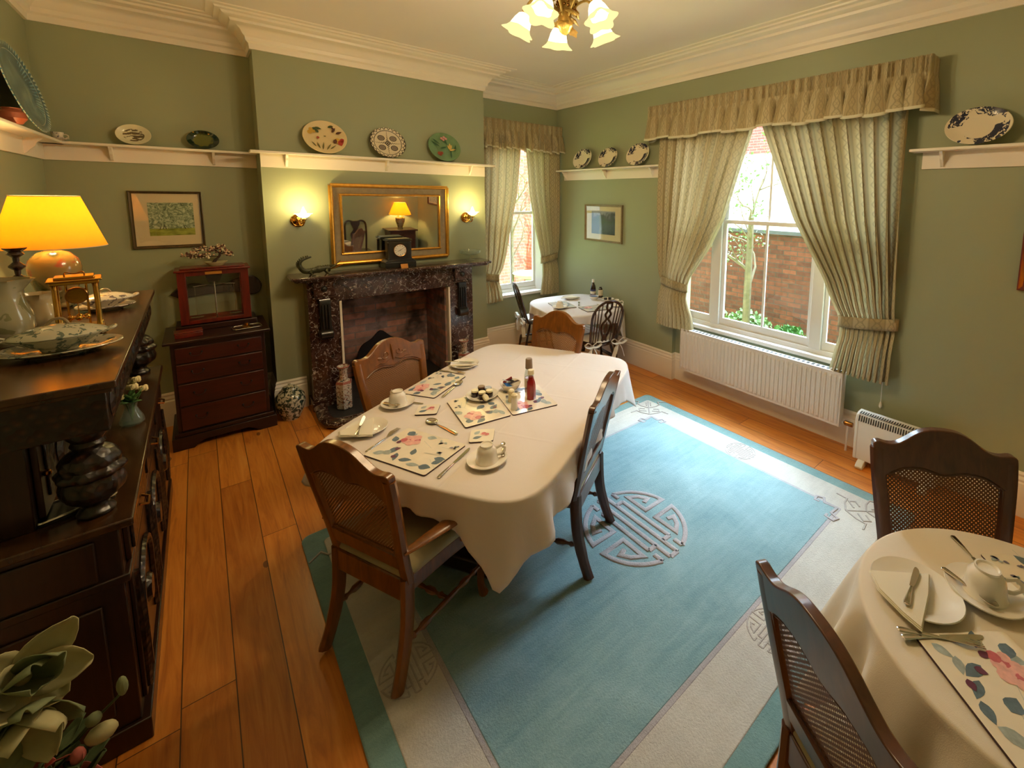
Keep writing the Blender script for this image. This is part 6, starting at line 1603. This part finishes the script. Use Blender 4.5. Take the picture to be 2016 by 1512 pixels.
# ================================================================ chest of drawers: things on top
CT = .8935
t = thing('balance_case', 'red mahogany glazed case of an old chemical balance on the chest', 'balance case', (.065, 5.15, CT))
R_ = M['redwood']
b = MB(); b.cbox(0, 0, .0225, .54, .27, .045); b.build('plinth', M['mahogd'], t, bevel=.004)
x0, x1, y0, y1, z0, z1 = -.235, .235, -.115, .115, .045, .53
b = MB()
for (xa, xb) in ((x0, x0+.055), (x1-.055, x1)):
    b.box(xa, xb, y0, y0+.02, z0, z1-.03)
    b.box(xa, xb, y1-.02, y1, z0, z1-.03)
b.box(x0+.055, x1-.055, y0, y0+.02, z0, z0+.04); b.box(x0+.055, x1-.055, y0, y0+.02, z1-.065, z1-.03); b.box(x0, x1, y1-.02, y1, z0, z0+.04)
b.box(x0, x1, y0, y1, z0, z0+.012)
for xa in (x0, x1-.012): b.box(xa, xa+.012, y0+.02, y1-.02, z0, z0+.04); b.box(xa, xa+.012, y0+.02, y1-.02, z1-.07, z1-.03)
b.build('case_frame', R_, t, bevel=.002)
b = MB(); b.box(x0-.015, x1+.015, y0-.015, y1+.015, z1-.03, z1-.012); b.box(x0+.02, x1-.02, y0+.02, y1-.02, z1-.012, z1); b.build('case_top', R_, t, bevel=.004)
b = MB(); b.box(x0+.05, x1-.05, y0+.008, y0+.011, z0+.035, z1-.06); b.build('glass_front', M['glasspane'], t, smooth=False)
b = MB(); b.box(-.055, .055, y0-.004, y0-.001, z1-.058, z1-.036); b.build('label_plate', M['card'], t)
b = MB(); b.prism([(-.055, .46), (.055, .46), (.04, .40), (-.04, .40)], y0+.03, y0+.05, ax='y'); b.build('scale_plate', M['mahogd'], t)
b = MB(); b.tube([(0, -.03, .06), (0, -.03, .40)], .006, 8); b.tube([(-.14, -.03, .36), (0, -.03, .375), (.14, -.03, .36)], .004, 6)
b.build('balance_column', M['silver'], t)
for s in (-1, 1):
    b = MB(); b.tube([(s*.13, -.03, .36), (s*.13, -.03, .11)], .0012, 4); b.lathe([(.001, .088), (.04, .09), (.044, .096), (.04, .093), (.001, .091)], 20, c=(s*.13, -.03, 0)); b.build('scale_pan', M['silver'], t)
t = thing('bonsai_ornament', 'pink blossom bonsai ornament in a pale dish on the balance case', 'ornament', (.09, 5.13, CT+.531))
b = MB(); b.lathe([(.001, 0), (.045, 0), (.06, .015), (.078, .032), (.08, .036), (.072, .034), (.05, .02), (.001, .018)], 28, sy=.7); b.build('dish', plain('pale_glazed_dish', srgb(186, 180, 140), .25), t)
b = MB(); b.tube(smoothpts([(-.02, 0, .02), (.0, 0, .05), (.025, 0, .08), (.03, 0, .1)], 4), [.012]*5+[.009]*8, 7)
bp = [smoothpts(q, 5) for q in ([(.025, 0, .08), (-.05, 0, .085), (-.13, .01, .083), (-.2, 0, .10)], [(.03, 0, .1), (.0, .02, .13), (-.08, .02, .14), (-.15, 0, .13)], [(.03, 0, .1), (.07, 0, .11), (.1, 0, .09)], [(.03, 0, .1), (.05, .01, .14), (.03, .0, .165)])]
for q in bp: b.tube(q, .004, 6)
b.build('trunk', M['barkdark'], t)
b = MB(); rd = random.Random(8)
for q in bp:
    for p in q[4:]:
        for _ in range(7): b.ell((p[0]+rd.uniform(-.022, .022), p[1]+rd.uniform(-.025, .025), p[2]+rd.uniform(-.015, .03)), rd.uniform(.005, .009), rd.choice((0, 1, 1, 2)), 6, 4)
b.build('blossom', [plain('shell_pink', srgb(206, 168, 140), .4), plain('blossom_dark', srgb(96, 60, 50), .4), plain('blossom_white', srgb(222, 210, 180), .4)], t)
b = MB(); b.prism(sm2([(-.31, .0), (-.25, .05), (-.15, .07), (0, .04), (.15, .08), (.27, .09), (.33, .02), (.28, -.05), (.1, -.015), (-.1, -.02), (-.25, -.03)], 4), -.012, .012, ax='y'); o = b.build('curved_ornament', M['windsor'], bevel=.006); o.location = (.08, 5.305, 1.17); o.scale = (1, 1, 1.25); tag(o, 'dark curved wooden ornament partly hidden behind balance case', 'ornament')  # hangs free behind the case
t = thing('wooden_box', 'small reddish wooden box on the front edge of the chest', 'box', (-.125, 4.86, CT), .05)
b = MB(); b.cbox(0, 0, .018, .17, .10, .036); b.build('body', R_, t, bevel=.003)
b = MB(); b.cbox(0, 0, .043, .175, .105, .012); b.build('lid', R_, t, bevel=.003)
t = thing('small_dish', 'small silver rimmed dish with brass knob on the chest', 'dish', (.25, 4.87, CT), .1)
b = MB(); b.prism(rrect(.2, .13, .03, 4), 0, .008); b.build('tray', M['mahogd'], t, bevel=.002)
b = MB(); b.tube([(x, y, .009) for x, y in rrect(.2, .13, .03, 4)+rrect(.2, .13, .03, 4)[:1]], .003, 6); b.build('rim', M['silver'], t)
b = MB(); b.lathe([(.001, .008), (.04, .008), (.042, .018), (.02, .026), (.012, .03), (.016, .04), (.001, .044)], 20); b.build('pot', M['brass'], t)

# ================================================================ behind the camera, seen in the mirror
t = thing('small_cabinet', 'dark wooden cabinet carrying a lit lamp, reflected in the mirror', 'cabinet', (3.45, -.705, 0))
b = MB(); b.cbox(0, 0, .43, .55, .40, .86); b.build('body', M['mahog'], t, bevel=.004)
b = MB(); b.cbox(0, 0, .875, .64, .46, .03); b.build('top_board', M['mahog'], t, bevel=.006)
b = MB(); b.cbox(-.13, .205, .45, .24, .02, .7); b.build('door', M['mahog'], t, bevel=.004)
b = MB(); b.cbox(.13, .205, .45, .24, .02, .7); b.build('door', M['mahog'], t, bevel=.004)
t = thing('table_lamp', 'second yellow shaded lamp on the dark cabinet, reflected in mirror', 'lamp', (3.45, -.70, .891))
b = MB(); b.lathe([(.06, 0), (.05, .02), (.06, .06), (.1, .18), (.1, .25), (.06, .29), (.03, .31)], 28); b.build('base', M['lampjar'], t)
b = MB(); b.lathe([(.235, .33), (.12, .60), (.118, .60), (.233, .33)], 48, cap=False); b.build('lamp_shade', M['lampshade'], t)
b = MB(); b.ell((0, 0, .43), .028, 0, 12, 8); b.build('bulb', M['glowhot'], t)
LAMP2_BULB = (3.45, -.70, .891+.50)
t = thing('splat_back_chair', 'dark splat backed chair against the far wall, seen in the mirror', 'chair', (2.55, -.62, 0))
wd = M['windsor']
b = MB(); b.cbox(0, 0, .44, .48, .42, .05); b.build('seat', wd, t, bevel=.01)
for sx in (-1, 1):
    b = MB(); b.tube([(sx*.2, .18, .42), (sx*.21, .2, .2), (sx*.2, .19, 0)], [.028, .022, .02], 8); b.build('leg', wd, t)
    b = MB(); b.tube([(sx*.2, -.19, 0), (sx*.2, -.18, .45)], .02, 8); b.build('leg', wd, t)
b = MB(); b.tube(smoothpts([(-.2, -.19, .45), (-.21, -.2, .8), (-.2, -.22, 1.02), (-.13, -.23, 1.08), (-.05, -.23, 1.06), (.05, -.23, 1.06), (.13, -.23, 1.08), (.2, -.22, 1.02), (.21, -.2, .8), (.2, -.19, .45)], 4), .02, 8); b.build('back_frame', wd, t)
b = MB(); b.prism(sm2([(-.05, .46), (-.04, .55), (-.09, .7), (-.1, .8), (-.04, .9), (-.09, 1.05), (.09, 1.05), (.04, .9), (.1, .8), (.09, .7), (.04, .55), (.05, .46)], 3), -.225, -.205, ax='y'); b.build('splat', wd, t)
# ================================================================ camera
cam = bpy.data.cameras.new('Camera'); co = bpy.data.objects.new('Camera', cam); COL.objects.link(co)
yaw, pit, rol = .7291, -.1210, .0127
F = V3((sin(yaw)*cos(pit), cos(yaw)*cos(pit), sin(pit))); Rt = V3((cos(yaw), -sin(yaw), 0)); U = Rt.cross(F)
r_ = Rt*cos(rol)+U*sin(rol); u_ = -Rt*sin(rol)+U*cos(rol)
m = Matrix(((r_[0], u_[0], -F[0], 0), (r_[1], u_[1], -F[1], 0), (r_[2], u_[2], -F[2], 2.06), (0, 0, 0, 1)))
co.matrix_world = m
cam.sensor_width = 36; cam.lens = 881.64/2016*36
cam.shift_x = (1008-1177.25)/2016; cam.shift_y = (495.77-756)/2016
cam.clip_start = .02; scene.camera = co

# ================================================================ lights
WARM = (1, .70, .34)
def plight(name, loc, e, col=WARM, r=.04):
    l = bpy.data.lights.new(name, 'POINT'); l.energy = e; l.color = col; l.shadow_soft_size = r
    o = bpy.data.objects.new(name, l); COL.objects.link(o); o.location = loc; return o
for k, p in enumerate(CHAND_BULBS): plight('chandelier_bulb_light', p, 12, (1, .74, .42), .05)
for p in SCONCE_BULBS: plight('sconce_bulb_light', p, 4.6, (1, .74, .26), .035)
plight('table_lamp_light', LAMP_BULB, 9, (1, .70, .26), .04)
plight('back_lamp_light', LAMP2_BULB, 12, (1, .70, .26), .04)
def portal(loc, rot, sx, sy):
    l = bpy.data.lights.new('window_portal', 'AREA'); l.shape = 'RECTANGLE'; l.size = sx; l.size_y = sy; l.cycles.is_portal = True
    o = bpy.data.objects.new('window_portal', l); COL.objects.link(o); o.location = loc; o.rotation_euler = rot
portal((WX+.14, (W1a+W1b)/2, (W1s+W1t)/2), (pi/2, 0, pi/2), W1a-W1b, W1t-W1s)
portal(((W2a+W2b)/2, AY+.23, (W2s+W2t)/2), (-pi/2, 0, 0), W2b-W2a, W2t-W2s)
sun = bpy.data.lights.new('sun', 'SUN'); sun.energy = 14; sun.angle = .02; sun.color = (1, .98, .95)
so = bpy.data.objects.new('sun', sun); COL.objects.link(so)
sd = V3((-.8*.67, -.6*.67, .74)); so.rotation_euler = sd.to_track_quat('Z', 'Y').to_euler()
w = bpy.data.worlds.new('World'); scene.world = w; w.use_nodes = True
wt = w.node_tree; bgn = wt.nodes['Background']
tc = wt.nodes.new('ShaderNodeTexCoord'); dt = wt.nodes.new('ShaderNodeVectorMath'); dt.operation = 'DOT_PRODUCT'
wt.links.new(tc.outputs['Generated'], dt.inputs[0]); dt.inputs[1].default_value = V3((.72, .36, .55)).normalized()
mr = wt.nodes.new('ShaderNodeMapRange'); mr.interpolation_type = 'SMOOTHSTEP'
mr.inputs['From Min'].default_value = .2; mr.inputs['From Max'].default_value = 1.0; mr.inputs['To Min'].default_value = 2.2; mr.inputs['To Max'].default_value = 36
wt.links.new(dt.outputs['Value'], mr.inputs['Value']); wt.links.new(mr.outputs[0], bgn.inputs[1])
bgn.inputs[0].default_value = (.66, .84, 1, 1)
vs = scene.view_settings; vs.view_transform = 'Standard'; vs.look = 'None'; vs.gamma = 1; vs.exposure = 0.7; vs.use_curve_mapping = False
cy = scene.cycles
cy.use_denoising = True; cy.use_adaptive_sampling = True; cy.adaptive_threshold = .03; cy.max_bounces = 8; cy.diffuse_bounces = 4; cy.glossy_bounces = 4; cy.transparent_max_bounces = 16; cy.transmission_bounces = 6
cy.sample_clamp_indirect = 6; cy.caustics_reflective = False; cy.caustics_refractive = False
